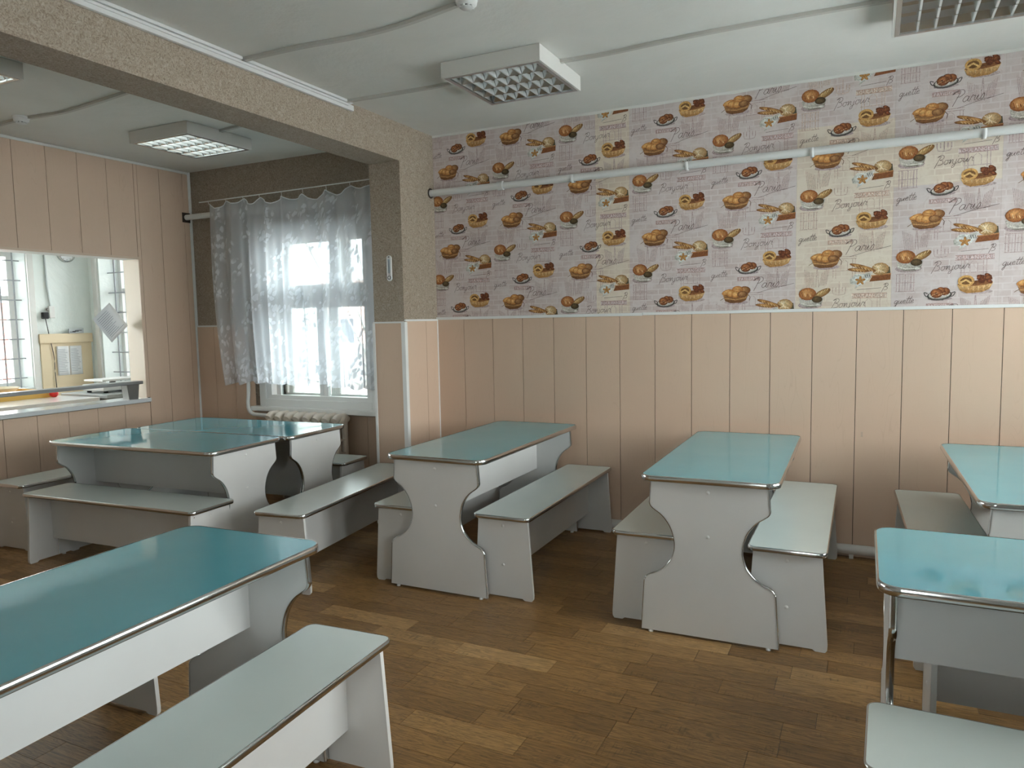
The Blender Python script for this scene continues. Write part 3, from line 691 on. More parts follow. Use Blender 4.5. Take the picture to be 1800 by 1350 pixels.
mb = MB(); mb.tube([(-3.625, YW-0.03, 1.66), (-3.625, YW-0.05, 1.66), (-3.625, YW-0.05, 1.60), (-3.625, YW-0.03, 1.60)], 0.005, 6); mb.build('handle', M_GREY, win)
portal('daylight_opening', ((WX0+WX1)/2, YW+0.27, (WZ0+WZ1)/2), (WX1-WX0, WZ1-WZ0), (0, -1, 0))
# sun-ray security grille outside
gr = thing('window_grille', 'white security grille with sun rays outside the curtained window', 'grille', (-3.70, YW+0.34, 0.83))
mb = MB(); frame_rect(mb, -1.08, 0.10, -0.04, 1.44, 0.022, -0.01, 0.01, 'y'); mb.build('grille_frame', M_PAINT, gr)
for i in range(9):
    a = PI/2 + (PI/2)*(i+0.3)/9.2; c_, s_ = math.cos(a), math.sin(a); L = min(1.06/abs(c_) if c_ else 9, 1.42/s_ if s_ else 9)
    MB().tube([(0.20*c_, 0, 0.20*s_), (L*c_, 0, L*s_)], 0.008, 6).build('ray_bar', M_PAINT, gr)
MB().tube([(0.2*math.cos(PI/2+PI/2*i/10), 0, 0.2*math.sin(PI/2+PI/2*i/10)) for i in range(11)], 0.009, 6).build('sun_arc', M_PAINT, gr)
for sx, sz in ((-1.06, 0), (-1.06, 1.4), (0.08, 1.4)): MB().tube([(sx, 0, sz), (sx, -0.06, sz)], 0.008, 6).build('wall_pin', M_PAINT, gr)

# ================================================================== KITCHEN BEHIND THE HATCH
KW = (3.95, 5.34, 0.78, 2.40)          # window in the far kitchen wall (y0,y1,z0,z1)
KW2 = (-8.80, -7.0, 0.78, 2.55)       # window in the side kitchen wall (x0,x1,z0,z1)
KW3 = (1.4, 3.6, 0.70, 2.65)  # extra window out of sight, added to brighten the kitchen
kf = wall_with_holes('wall_kitchen_far', 'x', XK-0.40, 0.40, 1.2, YK+0.4, -0.1, ZC+0.1, [KW, KW3], M_KWALL)
ks = wall_with_holes('wall_kitchen_side', 'y', YK, 0.40, XK-0.4, XL-0.19, -0.1, ZC+0.1, [KW2], M_KWALL)
struct(MB().box(XK-0.4, 1.0, -0.1, XL-0.19, 1.2, ZC+0.1).build('wall_kitchen_near', M_KWALL))
struct(MB().box(XL-0.19, YW+0.31, -0.1, XL, YK+0.4, ZC+0.1).build('wall_kitchen_return', M_KWALL))
struct(MB().box(XK-0.4, 1.0, -0.12, XL-0.2, YK+0.4, -0.0).build('floor_kitchen', mat('kitchen floor tile', srgb(206,196,182), 0.35)))
struct(MB().box(XK-0.4, 1.0, ZC, XL-0.2, YK+0.4, ZC+0.15).build('ceiling_kitchen', M_KWALL))
simple_window('window_2', 'x', KW[0], KW[1], KW[2], KW[3], XK-0.34, XK-0.27)
simple_window('window_3', 'y', KW2[0], KW2[1], KW2[2], KW2[3], YK+0.26, YK+0.33)
simple_window('window_7', 'x', KW3[0], KW3[1], KW3[2], KW3[3], XK-0.34, XK-0.27)
for a in (KW, KW3): portal('daylight_opening', (XK-0.38, (a[0]+a[1])/2, (a[2]+a[3])/2), (a[1]-a[0], a[3]-a[2]), (1, 0, 0))
portal('daylight_opening', ((KW2[0]+KW2[1])/2, YK+0.38, 1.64), (KW2[1]-KW2[0], KW2[3]-KW2[2]), (0, -1, 0))
M_BAR = mat('greyed white bars', srgb(168,172,178), 0.45)  # white bars, greyed in colour so they show against the bright sky
def bar_grille(axis, a0, a1, z0, z1, d, label, nv, nh):
    g = thing('window_bars', label, 'window bars', ((d, a0, z0) if axis == 'x' else (a0, d, z0)))
    P = (lambda a, z: (0, a, z)) if axis == 'x' else (lambda a, z: (a, 0, z))
    for i in range(nv): a = (a1-a0)*(i+0.5)/nv; MB().tube([P(a, 0), P(a, z1-z0)], 0.010, 6).build('upright_bar', M_BAR, g)
    for i in range(nh): z = (z1-z0)*(i+0.5)/nh; MB().tube([P(0, z), P(a1-a0, z)], 0.008, 6).build('cross_bar', M_BAR, g)
bar_grille('x', KW[0], KW[1], KW[2], KW[3], XK-0.12, 'white steel bars across the kitchen window near the clock wall', 9, 7)
bar_grille('y', KW2[0], KW2[1], KW2[2], KW2[3], YK+0.12, 'white steel bars across the kitchen window beside the cream board', 7, 7)
# casing around the side window and pale pipe boxing in the corner
bevel(MB().box(KW2[0]-0.10, YK-0.03, 0, KW2[0]-0.02, YK-0.0005, 2.62).build('casing', M_PAINT, ks), 0.004)
bevel(MB().box(XK+0.001, KW[1]+0.005, 0, XK+0.03, KW[1]+0.075, 2.62).build('casing', M_PAINT, kf), 0.004)
bevel(MB().box(XK+0.001, KW[0]-0.1, KW[3], XK+0.04, KW[1]+0.08, KW[3]+0.08).build('casing', M_PAINT, kf), 0.004)
# cream dado board with its top rail
board((XK+0.001, 5.44, 0, XK+0.02, 6.08, 1.30), kf, 'dado_board', M_BEIGE_BOARD); bevel(board((XK+0.0205, 5.42, 1.30, XK+0.045, 6.09, 1.415), kf, 'dado_rail', M_BEIGE_BOARD), 0.006)

def paper_sheet(name, label, w_, h_, loc, rot, lines=9, parts=True):
    t = thing(name, label, 'paper', loc); t.rotation_euler = rot
    sh = MB(); n = 6
    vs = [(-w_/2 + w_*i/n, 0.006*math.sin(2.2*i/n+0.4)*0.6, -h_/2 + h_*j/n) for j in range(n+1) for i in range(n+1)]
    fs = [(j*(n+1)+i, j*(n+1)+i+1, (j+1)*(n+1)+i+1, (j+1)*(n+1)+i) for j in range(n) for i in range(n)]
    sh.add(vs, fs, True); o = sh.build('sheet', M_PAPER, t); sd = o.modifiers.new('thickness', 'SOLIDIFY'); sd.thickness = 0.0006; sd.offset = 1
    mb = MB(); q = random.Random(len(label)); mi = mat('faint ink', srgb(150,156,168), 0.8)
    for i in range(lines):
        z = h_*0.38 - i*h_*0.8/lines; L = w_*q.uniform(0.45, 0.8)
        mb.box(-w_*0.4, -0.0050, z, -w_*0.4+L, -0.0045, z+h_*0.012)
    mb.build('writing', mi, t); return t
# the sheets face +x (towards the hatch): local -y is the front
paper_sheet('notice_sheet', 'handwritten sheet on the cream board, side nearest the power cord', 0.155, 0.36, (XK+0.03, 5.70, 1.08), (0, 0, PI/2), 14)
paper_sheet('notice_sheet', 'handwritten sheet on the cream board, side nearest the side window', 0.155, 0.36, (XK+0.03, 5.862, 1.08), (0, 0, PI/2), 14)
hp = paper_sheet('hanging_sheet', 'tilted white sheet hanging in the serving hatch', 0.215, 0.255, (XL-0.150, 4.078, 1.515), (0, math.radians(-40), PI/2+0.05), 12)
# wall clock
ck = thing('wall_clock', 'round silver wall clock high on the white kitchen wall', 'clock', (XK+0.002, 5.83, 2.405))
MB().lathe([(0.0, 0.0), (0.115, 0.0), (0.115, 0.03), (0.10, 0.045), (0.094, 0.03)], axis='x', n=32).build('rim', M_CHROME, ck)
MB().lathe([(0.0, 0.029), (0.095, 0.029)], axis='x', n=32).build('dial', M_PAPER, ck)
for k in range(12):
    a = 2*PI*k/12; MB().tube([(0.0305, 0.078*math.cos(a), 0.078*math.sin(a)), (0.0305, 0.088*math.cos(a), 0.088*math.sin(a))], 0.0025, 5).build('hour_mark', M_BLACK, ck)
MB().tube([(0.033, 0, 0), (0.033, 0.03, 0.045)], 0.003, 5).build('hour_hand', M_BLACK, ck); MB().tube([(0.034, 0, 0), (0.034, -0.06, -0.03)], 0.0025, 5).build('minute_hand', M_BLACK, ck)
# socket, plug, cord, conduit
so = thing('wall_socket', 'white wall socket with grey conduit on the kitchen wall', 'socket', (XK+0.001, 5.60, 1.665))
bevel(MB().box(0, -0.035, -0.06, 0.035, 0.035, 0.085).build('socket_body', M_PVC, so), 0.006)
MB().lathe([(0.0, 0.036), (0.018, 0.036), (0.018, 0.0355)], c=(0, -0.055, 0.045), axis='x', n=16).build('switch_knob', M_GREY, so)
MB().tube([(0.012, -0.005, 0.08), (0.012, -0.03, 0.35), (0.012, -0.045, 1.18)], 0.011, 8).build('conduit', mat('grey conduit', srgb(196,204,204), 0.5), so)
pl = thing('power_plug', 'black power plug with a thin dark cord against the kitchen wall', 'plug', (XK+0.001, 5.515, 1.64))
bevel(MB().box(0, -0.036, -0.045, 0.05, 0.036, 0.035).build('plug_body', M_BLACK, pl), 0.01)
MB().tube(spline([(0.03, 0, -0.04), (0.03, 0.03, -0.25), (0.03, 0.07, -0.5), (0.03, 0.07, -0.7), (0.03, 0.08, -0.95)], 5), 0.0045, 6).build('cord', M_BLACK, pl)
nt_ = thing('wall_notice', 'small grey notice propped on the cream dado rail', 'notice', (XK+0.047, 5.87, 1.415))
bevel(MB().box(0, -0.095, 0, 0.012, 0.095, 0.058).build('plate', mat('notice grey', srgb(176,182,184), 0.5), nt_), 0.002)
for k, (a, b_, z) in enumerate(((-0.085, -0.01, 0.012), (-0.02, 0.07, 0.030), (-0.05, 0.03, 0.020))): MB().box(0.0122, a, z, 0.013, b_, z+0.008).build('dark_mark', M_BLACK, nt_)
# things on and below the worktops
def ktable(name, label, x0, x1, y0, y1, z, m_top, m_leg, th=0.035):
    t = thing(name, label, 'table', ((x0+x1)/2, (y0+y1)/2, 0)); hx, hy = (x1-x0)/2, (y1-y0)/2
    bevel(MB().box(-hx, -hy, z-th, hx, hy, z).build('tabletop', m_top, t), 0.004)
    MB().box(-hx+0.05, -hy+0.05, z-th-0.09, hx-0.05, hy-0.05, z-th).build('apron', m_leg, t)
    for sx in (-1, 1):
        for sy in (-1, 1): MB().box(sx*(hx-0.05)-0.025, sy*(hy-0.05)-0.025, 0, sx*(hx-0.05)+0.025, sy*(hy-0.05)+0.025, z-th-0.09).build('leg', m_leg, t)
    return t
M_KTOP = mottled('pale worktop', srgb(222,222,220), srgb(230,230,228), 5, 0.15)
ktable('kitchen_table', 'pale topped tan kitchen table behind the serving hatch', -8.05, -6.75, 3.2, 4.62, 0.80, M_KTOP, M_TAN)
ktable('kitchen_counter', 'grey edged kitchen counter carrying the white scale', -7.45, -6.72, 4.68, 5.45, 0.815, mat('counter grey', srgb(160,164,164), 0.3), M_GREY)
sc_ = thing('kitchen_scale', 'white kitchen scale on the grey edged counter', 'scale', (-7.10, 5.02, 0.815))
bevel(MB().box(-0.17, -0.23, 0.02, 0.17, 0.23, 0.085).build('scale_body', M_PVC, sc_), 0.012, 3)
bevel(MB().box(-0.15, -0.22, 0.115, 0.15, 0.20, 0.135).build('weighing_pan', M_PVC, sc_), 0.006)
MB().tube([(0, -0.01, 0.085), (0, -0.01, 0.116)], 0.03, 12).build('pan_support', M_GREY, sc_)
for sx in (-1, 1):
    for sy in (-1, 1): MB().lathe([(0.0, 0), (0.022, 0), (0.022, 0.021), (0, 0.021)], c=(sx*0.13, sy*0.18, 0), n=10).build('rubber_foot', M_BLACK, sc_)
tr = thing('yellow_tray', 'shallow yellow plastic tray on the pale kitchen table', 'tray', (-7.55, 4.20, 0.80))
mb = MB(); mb.box(-0.25, -0.30, 0, 0.25, 0.30, 0.008); frame_rect_h = None
mb.box(-0.25, -0.30, 0.008, -0.24, 0.30, 0.07); mb.box(0.24, -0.30, 0.008, 0.25, 0.30, 0.07); mb.box(-0.24, -0.30, 0.008, 0.24, -0.29, 0.07); mb.box(-0.24, 0.29, 0.008, 0.24, 0.30, 0.07)
mb.build('tray_body', M_YELLOW, tr); bevel(MB().box(-0.27, -0.32, 0.07, 0.27, -0.288, 0.082).build('rim', M_YELLOW, tr), 0.003)
st = thing('stacked_dish', 'cream dish resting in the yellow tray', 'dish', (-7.58, 4.14, 0.809))
MB().lathe([(0.0, 0.0), (0.10, 0.0), (0.15, 0.06), (0.19, 0.10), (0.185, 0.105), (0.145, 0.068), (0.09, 0.012), (0, 0.012)], n=28).build('dish_body', M_BEIGE_BOARD, st)
rb = MB().lathe([(0.0, 0.0), (0.02, 0.003), (0.036, 0.018), (0.04, 0.038), (0.034, 0.058), (0.018, 0.072), (0.0, 0.076)], n=18).build('red_lid', M_RED); rb.location = (-7.24, 4.48, 0.80)
tag(rb, 'round red lid beside the yellow tray on the kitchen table', 'lid')

def radiator(label, loc, n, pitch, h, rz=0.0, low=0.10):
    r = thing('radiator', label, 'radiator', loc, rz)
    cx = 0.0
    prof = [(-0.07, 0.0), (-0.04, -0.012), (0.04, -0.012), (0.07, 0.0)]
    mb = MB()
    # one cast iron section: two columns joined by rounded heads and webs
    for y in (-0.045, 0.045):
        mb.tube([(0, y, low+0.03), (0, y, h-0.06)], 0.027, 10)
    for z, s_ in ((h-0.045, 1), (low+0.02, -1)):
        mb.lathe([(0.0, -0.046), (0.026, -0.044), (0.042, -0.022), (0.045, 0.0), (0.042, 0.022), (0.026, 0.044), (0.0, 0.046)], c=(0, 0, z), n=12, axis='x')
        mb.tube([(0, -0.075, z-0.006*s_), (0, -0.04, z+0.020*s_), (0, 0.04, z+0.020*s_), (0, 0.075, z-0.006*s_)], 0.033, 10)
    for k in range(5):
        z = low+0.10+(h-low-0.2)*k/4; mb.box(-0.018, -0.03, z-0.008, 0.018, 0.03, z+0.008)
    me = mb.mesh('section', M_IRON)
    for i in range(n): share(me, 'section', r, (pitch*i, 0, 0))
    MB().tube([(-0.03, 0, h-0.045), (pitch*(n-1)+0.05, 0, h-0.045)], 0.016, 8).build('header_pipe', M_IRON, r)
    MB().tube([(-0.03, 0, low+0.02), (pitch*(n-1)+0.05, 0, low+0.02)], 0.016, 8).build('header_pipe', M_IRON, r)
    for i in (1, n-2): MB().box(pitch*i-0.01, -0.04, 0.0, pitch*i+0.01, 0.04, low+0.02).build('foot', M_IRON, r)
    return r
radiator('cream cast iron radiator under the curtained window', (-4.57, YW-0.13, 0), 8, 0.1015, 0.735)
radiator('cream cast iron radiator beneath the barred kitchen window', (XK+0.12, 3.9, 0), 9, 0.105, 0.66, PI/2)

# tray rail over the hatch sill
ra = thing('tray_rail', 'flat metal tray rail on brackets above the hatch sill', 'rail', (XL-0.04, 2.9, 0.866))
bevel(MB().box(-0.045, -1.3, 0.122, 0.055, 1.325, 0.150).build('rail_bar', M_RAIL, ra), 0.005)
for y in (1.19, -0.3):
    bk = MB(); bk.prism([(y, 0), (y+0.085, 0), (y+0.10, 0.122), (y-0.015, 0.122)], -0.03, 0.045, 'x'); bk.build('bracket', M_GREY, ra)

# ================================================================== TABLES AND BENCHES
TW, TL, TH = 0.6077, 1.4086, 0.75
HG = [(0.256,0.726),(0.262,0.640),(0.263,0.615),(0.250,0.596),(0.205,0.563),(0.170,0.516),(0.152,0.462),(0.149,0.412),(0.164,0.361),(0.193,0.321),(0.229,0.293),(0.272,0.272),(0.287,0.252),(0.291,0.225),(0.304,0.012)]
HGS = spline(HG, 4)
def make_table():
    t = empty('canteen_table')
    ol = rrect(TW/2-0.004, TL/2-0.004, 0.055, 8)
    MB().prism(ol, TH-0.022, TH).build('tabletop', M_TEAL, t)
    band = [(0.0, TH+0.0008), (0.003, TH+0.0008), (0.006, TH-0.003), (0.0072, TH-0.012), (0.006, TH-0.022), (0.003, TH-0.026), (0.0, TH-0.026), (-0.004, TH-0.0225)]
    MB().sweep(ol, band, True, lambda x, y, d: (x, y, d)).build('edge_band', M_CHROME, t)
    prof = HGS + [(-x, z) for x, z in reversed(HGS)]
    prof = prof[::-1]
    for s in (-1, 1):
        y0 = s*(TL/2-0.030); y1 = s*(TL/2-0.048); a, b_ = min(y0, y1), max(y0, y1)
        lg = MB().prism(prof, a, b_, 'y').build('leg', M_WHITE, t)
        for q in (1, -1):
            path = [(q*x, z) for x, z in HGS]
            pr = [(0.0, a-0.0015), (0.003, a-0.001), (0.0045, (a+b_)/2), (0.003, b_+0.001), (0.0, b_+0.0015), (-0.003, b_+0.001), (-0.003, a-0.001)]
            if q == 1: pr = [(-o, d) for o, d in pr]
            MB().sweep(path, pr, False, lambda x, z, d: (x, d, z)).build('edge_band', M_CHROME, lg)
        for z in (0.684, 0.482):
            MB().lathe([(0.0, s*0.0035), (0.006, s*0.0025), (0.0085, s*0.0002)], c=(0, s*(TL/2-0.030), z), n=14, axis='y').build('bolt_cap', M_EDGE, lg)
        for x in (-0.262, 0.262):
            MB().lathe([(0.0, 0.0), (0.011, 0.0), (0.012, 0.004), (0.007, 0.013), (0, 0.013)], c=(x, s*(TL/2-0.039), 0), n=10).build('foot', M_PVC, lg)
    MB().box(-0.008, -TL/2+0.048, 0.432, 0.008, TL/2-0.048, TH-0.023).build('apron', M_WHITE, t)
    return t
BW, BL, BH = 0.326, 1.43, 0.45
def make_bench():
    t = empty('canteen_bench')
    ol = rrect(BW/2-0.003, BL/2-0.003, 0.028, 6)
    MB().prism(ol, BH-0.018, BH).build('seat', M_SEAT, t)
    band = [(0.0, BH+0.0006), (0.002, BH+0.0006), (0.0048, BH-0.003), (0.0055, BH-0.010), (0.0048, BH-0.018), (0.002, BH-0.0215), (0.0, BH-0.0215), (-0.003, BH-0.0185)]
    MB().sweep(ol, band, True, lambda x, y, d: (x, y, d)).build('edge_band', M_CHROME, t)
    prof = [(-0.141,BH-0.019),(-0.168,0.034),(-0.167,0.010),(-0.160,0.001),(-0.120,0.001),(-0.108,0.010),(0.108,0.010),(0.120,0.001),(0.160,0.001),(0.167,0.010),(0.168,0.034),(0.141,BH-0.019)]
    for s in (-1, 1):
        y0 = s*(BL/2-0.032); y1 = s*(BL/2-0.048); a, b_ = min(y0, y1), max(y0, y1)
        lg = MB().prism(prof, a, b_, 'y').build('leg', M_WHITE, t)
        for q in (1, -1):
            path = [(q*0.141, BH-0.0195), (q*0.168, 0.034), (q*0.167, 0.012)]
            pr = [(-0.0005, a-0.0006), (0.0014, a-0.0004), (0.0014, b_+0.0004), (-0.0005, b_+0.0006)]
            if q == 1: pr = [(-o, d) for o, d in pr]
            MB().sweep(path, pr, False, lambda x, z, d: (x, d, z), False).build('edge_strip', M_EDGE, lg)
        for z in (0.392, 0.182):
            MB().lathe([(0.0, s*0.0035), (0.006, s*0.0025), (0.0085, s*0.0002)], c=(0, s*(BL/2-0.032), z), n=14, axis='y').build('bolt_cap', M_EDGE, lg)
    MB().box(-0.008, -BL/2+0.048, 0.128, 0.008, BL/2-0.048, BH-0.019).build('stretcher', M_WHITE, t)
    return t
R = math.radians
table0, bench0 = make_table(), make_bench()
TABLES = [
 ((-2.0947, 3.9688), 0.3, 'teal canteen table standing next to the pillar, short end against the wallpapered wall'),
 ((-0.6558, 3.9432), 1.1, 'teal canteen table at the middle of the wallpapered wall, chipped band under its top'),
 ((0.6659, 3.9217), 1.2, 'teal canteen table by the wallpapered wall nearest the daylight windows'),
 ((0.7295, 2.4253), 90.5, 'teal canteen table turned sideways in front of the table nearest the daylight windows'),
 ((-1.8851, 1.1363), 2.3, 'teal canteen table in the open floor across from the hatch, reflecting the hatch'),
 ((-4.080, 3.212), 92.7, 'teal canteen table pushed together with another, its long bench facing the open floor'),
 ((-4.062, 3.828), 92.7, 'teal canteen table pushed together with another, on the radiator side'),
]
for i, ((x, y), a, lab) in enumerate(TABLES):
    o = table0 if i == 0 else copy_tree(table0)
    o.location = (x, y, 0); o.rotation_euler = (0, 0, R(a)); tag(o, lab, 'table', 'teal canteen tables')
BENCHES = [
 ((-1.738, 4.052), 1.0, 'pale bench between the pillar table and the middle table, tucked to the pillar table'),
 ((-2.400, 4.030), 3.5, 'pale bench on the pillar side of the table standing next to the pillar'),
 ((-0.968, 4.040), 1.5, 'pale bench tucked to the middle wall table on its pillar side'),
 ((-0.322, 4.030), 0.6, 'pale bench tucked to the middle wall table on its daylight side'),
 ((0.324, 4.022), 2.2, 'pale bench tucked to the wall table nearest the daylight windows'),
 ((0.722, 1.900), 89.0, 'pale bench at the sideways table, on the open side away from the wall'),
 ((0.880, 2.835), 90.5, 'pale bench under the sideways table on its wall side, mostly hidden'),
 ((-1.497, 1.168), 3.5, 'pale bench in the open floor on the daylight side of the lone table'),
 ((-2.535, 1.110), 2.5, 'pale bench on the hatch side of the lone table, mostly hidden below it'),
 ((-4.054, 2.892), 93.0, 'pale bench along the long side of the pushed together tables facing the open floor'),
 ((-5.190, 3.530), 3.0, 'pale bench standing along the panelled wall under the serving hatch'),
 ((-2.966, 3.640), 7.5, 'skewed pale bench standing free between the pushed together tables and the pillar table'),
 ((-4.172, 4.318), 94.0, 'pale bench between the pushed together tables and the radiator'),
]
for i, ((x, y), a, lab) in enumerate(BENCHES):
    o = bench0 if i == 0 else copy_tree(bench0)
    o.location = (x, y, 0); o.rotation_euler = (0, 0, R(a)); tag(o, lab, 'bench', 'pale canteen benches')

def chips(parent, spots, y, name='chip_mark'):
    for x, z, w_, h_ in spots:
        MB().prism([(x, z), (x+w_, z+h_*0.2), (x+w_*0.8, z+h_), (x+w_*0.2, z+h_*0.8)][::-1], y-0.0006, y, 'y').build(name, M_BROWN, parent)
TAB = [o for o in C.objects if o.name.startswith('canteen_table')]; BEN = [o for o in C.objects if o.name.startswith('canteen_bench')]
chips(next(o for o in TAB if 'chipped' in o['label']), [(-0.125, 0.7205, 0.014, 0.004), (-0.105, 0.719, 0.018, 0.005), (-0.078, 0.7205, 0.010, 0.003), (-0.058, 0.7195, 0.020, 0.004), (-0.034, 0.720, 0.010, 0.004)], -(TL/2-0.030))
chips(next(o for o in BEN if 'facing the open floor' in o['label']), [(-0.128, 0.418, 0.010, 0.006), (-0.112, 0.422, 0.012, 0.005), (-0.122, 0.404, 0.006, 0.008)], -(BL/2-0.032))

# ================================================================== CEILING LIGHTS
def make_light():
    t = empty('ceiling_light'); S = 0.29; Hh = 0.082
    mb = MB()
    for a in ((-S, -S, -Hh, S, -S+0.012, 0), (-S, S-0.012, -Hh, S, S, 0), (-S, -S+0.012, -Hh, -S+0.012, S-0.012, 0), (S-0.012, -S+0.012, -Hh, S, S-0.012, 0), (-S+0.012, -S+0.012, -0.012, S-0.012, S-0.012, 0)): mb.box(*a)
    mb.build('housing', M_HOUSE, t)
    fr = MB()
    for a in ((-0.278, -0.278, 0.278, -0.258), (-0.278, 0.258, 0.278, 0.278), (-0.278, -0.258, -0.258, 0.258), (0.258, -0.258, 0.278, 0.258)): fr.box(a[0], a[1], -Hh-0.001, a[2], a[3], -Hh+0.008)
    fr.build('louvre_frame', M_ALU, t)
    MB().box(-0.27, -0.27, -0.016, 0.27, 0.27, -0.0125).build('back_reflector', M_ALU, t)
    pitch = 0.516/4
    for i in range(4):
        MB().tube([(-0.25, -0.258+pitch*(i+0.5), -0.030), (0.25, -0.258+pitch*(i+0.5), -0.030)], 0.013, 10).build('lamp_tube', M_TUBE, t)
    vm = MB()
    vm.prism([(0.0, -Hh+0.003), (0.012, -Hh+0.030), (0.030, -0.018), (-0.030, -0.018), (-0.012, -Hh+0.030)], -0.256, 0.256, 'x', False)
    vme = vm.mesh('reflector', M_ALU)
    for i in range(1, 4): share(vme, 'reflector', t, (0, -0.258+pitch*i, 0))
    for s in (-1, 1):
        q = MB(); q.prism([(s*0.258, -Hh+0.008), (s*0.258, -0.018), (s*0.228, -0.018)][::s], -0.256, 0.256, 'x'); q.build('reflector', M_ALU, t)
    fm = MB(); hp_ = pitch/2
    arc = [(-hp_+0.004, -Hh+0.004), (hp_-0.004, -Hh+0.004), (hp_-0.018, -Hh+0.036), (0.02, -Hh+0.030), (-0.02, -Hh+0.030), (-hp_+0.018, -Hh+0.036)]
    n = len(arc); vs = [(-0.0045 if z < -Hh+0.02 else -0.001, y, z) for y, z in arc] + [(0.0045 if z < -Hh+0.02 else 0.001, y, z) for y, z in arc]
    fm.add(vs, [tuple(range(n)), tuple(range(2*n-1, n-1, -1))] + [(i, (i+1) % n, n+(i+1) % n, n+i) for i in range(n)])
    fme = fm.mesh('cross_fin', M_FIN)
    for i in range(4):
        for k in range(6): share(fme, 'cross_fin', t, (-0.258+0.516*(k+1)/7, -0.258+pitch*(i+0.5), 0))
    return t
M_LIT = mat('glowing lamp tube', srgb(240,246,244), 0.4)
bsdf(M_LIT).inputs['Emission Color'].default_value = (0.93, 1.0, 0.96, 1); bsdf(M_LIT).inputs['Emission Strength'].default_value = 5.0
light0 = make_light()
for i, (x, y, lab) in enumerate([(-1.822, 3.795, 'square louvred ceiling light between the beam and the middle of the wallpapered wall'),
        (-4.478, 3.905, 'square louvred ceiling light in the bay in front of the curtained window'),
        (0.345, 3.775, 'square louvred ceiling light nearest the daylight windows, reflecting teal'),
        (-4.31, 2.160, 'square louvred ceiling light in the hatch bay away from the window wall')]):
    o = light0 if i == 0 else copy_tree(light0)
    o.location = (x, y, ZC-0.002); tag(o, lab, 'ceiling light', 'square louvred ceiling lights')
    if i in (1, 3):      # the two lights in the hatch bay are switched on
        for ch in o.children:
            if ch.name.startswith('lamp_tube'):
                ch.data = ch.data.copy(); ch.data.materials[0] = M_LIT

# smoke detectors
for k, (x, y, lab) in enumerate(((-1.60, 2.885, 'white smoke detector on the ceiling of the wallpapered side'), (-5.03, 3.03, 'white smoke detector on the ceiling of the hatch bay'))):
    d = thing('smoke_detector', lab, 'smoke detector', (x, y, ZC))
    MB().lathe([(0.0, -0.012), (0.05, -0.012), (0.052, 0.0)], n=24).build('base', M_PVC, d)
    MB().lathe([(0.046, -0.012), (0.044, -0.030), (0.030, -0.036)], n=24).build('cover', M_PVC, d)
    for q in range(8):
        a = 2*PI*q/8; MB().box(-0.003, -0.006, -0.044, 0.003, 0.006, -0.030).build('vent_rib', M_PVC, d).location = (0.027*math.cos(a), 0.027*math.sin(a), 0)
    MB().lathe([(0.0, -0.046), (0.028, -0.044), (0.030, -0.040), (0, -0.038)], n=20).build('cap', M_PVC, d); MB().lathe([(0, -0.042), (0.020, -0.042), (0.020, -0.032)], n=12).build('sensor', M_BLACK, d)

# ceiling cable ducts
def duct(label, pts, wd=0.024, h=0.017):
    t = MB(); n = len(pts)
    path = spline([(x, y) for x, y in pts], 4) if n > 2 else pts
    t.sweep(path, [(wd/2, ZC-0.0005), (wd/2, ZC-h), (-wd/2, ZC-h), (-wd/2, ZC-0.0005)], False, lambda x, y, d: (x, y, d), False)
    o = t.build('cable_duct', M_DUCT); tag(o, label, 'cable duct', 'ceiling cable ducts'); sd = o.modifiers.new('thickness', 'SOLIDIFY'); sd.thickness = 0.0015; return o
duct('narrow white cable duct from the beam towards the smoke detector over the tables', [(-2.96, 2.95), (-2.6, 2.955), (-2.25, 2.985), (-1.95, 2.965), (-1.66, 2.905)])
duct('narrow white cable duct running on past the smoke detector over the tables', [(-1.54, 2.87), (-1.3, 2.84), (-0.9, 2.85)])
duct('narrow white cable duct from the beam to the nearest ceiling light over the pillar table', [(-2.97, 3.785), (-2.7, 3.80), (-2.36, 3.815), (-2.115, 3.81)])
duct('narrow white cable duct linking the two ceiling lights along the wallpapered side', [(-1.53, 3.785), (-1.28, 3.797), (-1.01, 3.778), (-0.74, 3.765), (-0.45, 3.767), (-0.16, 3.776), (0.05, 3.788)])
duct('narrow white cable duct from the beam to the smoke detector in the hatch bay', [(-3.27, 2.98), (-3.6, 2.98), (-3.96, 3.01), (-4.25, 3.045), (-4.66, 3.08), (-4.975, 3.05)])
duct('narrow white cable duct from the smoke detector to the panelled hatch wall', [(-5.085, 3.04), (-5.3, 3.05), (-5.58, 3.06)])
duct('short white cable duct from the beam to the light by the curtained window', [(-3.27, 3.87), (-3.95, 3.875), (-4.185, 3.905)])
# trunking along the beam
tk = thing('cable_trunking', 'white cable trunking along the top edge of the beam', 'cable trunking', (XP1, 0, ZC))
bevel(MB().box(0.0005, YF+0.01, -0.052, 0.022, 3.86, -0.018).build('trunking_body', M_PVC, tk), 0.002)
bevel(MB().box(0.0005, YF+0.01, -0.017, 0.040, 2.93, -0.001).build('trunking_lid', M_PVC, tk), 0.002)
bevel(MB().box(0.0005, 2.965, -0.017, 0.040, 3.83, -0.001).build('trunking_lid', M_PVC, tk), 0.002)
bevel(MB().box(0.022, YF+0.01, -0.032, 0.030, 3.80, -0.019).build('trunking_lip', M_PVC, tk), 0.001)

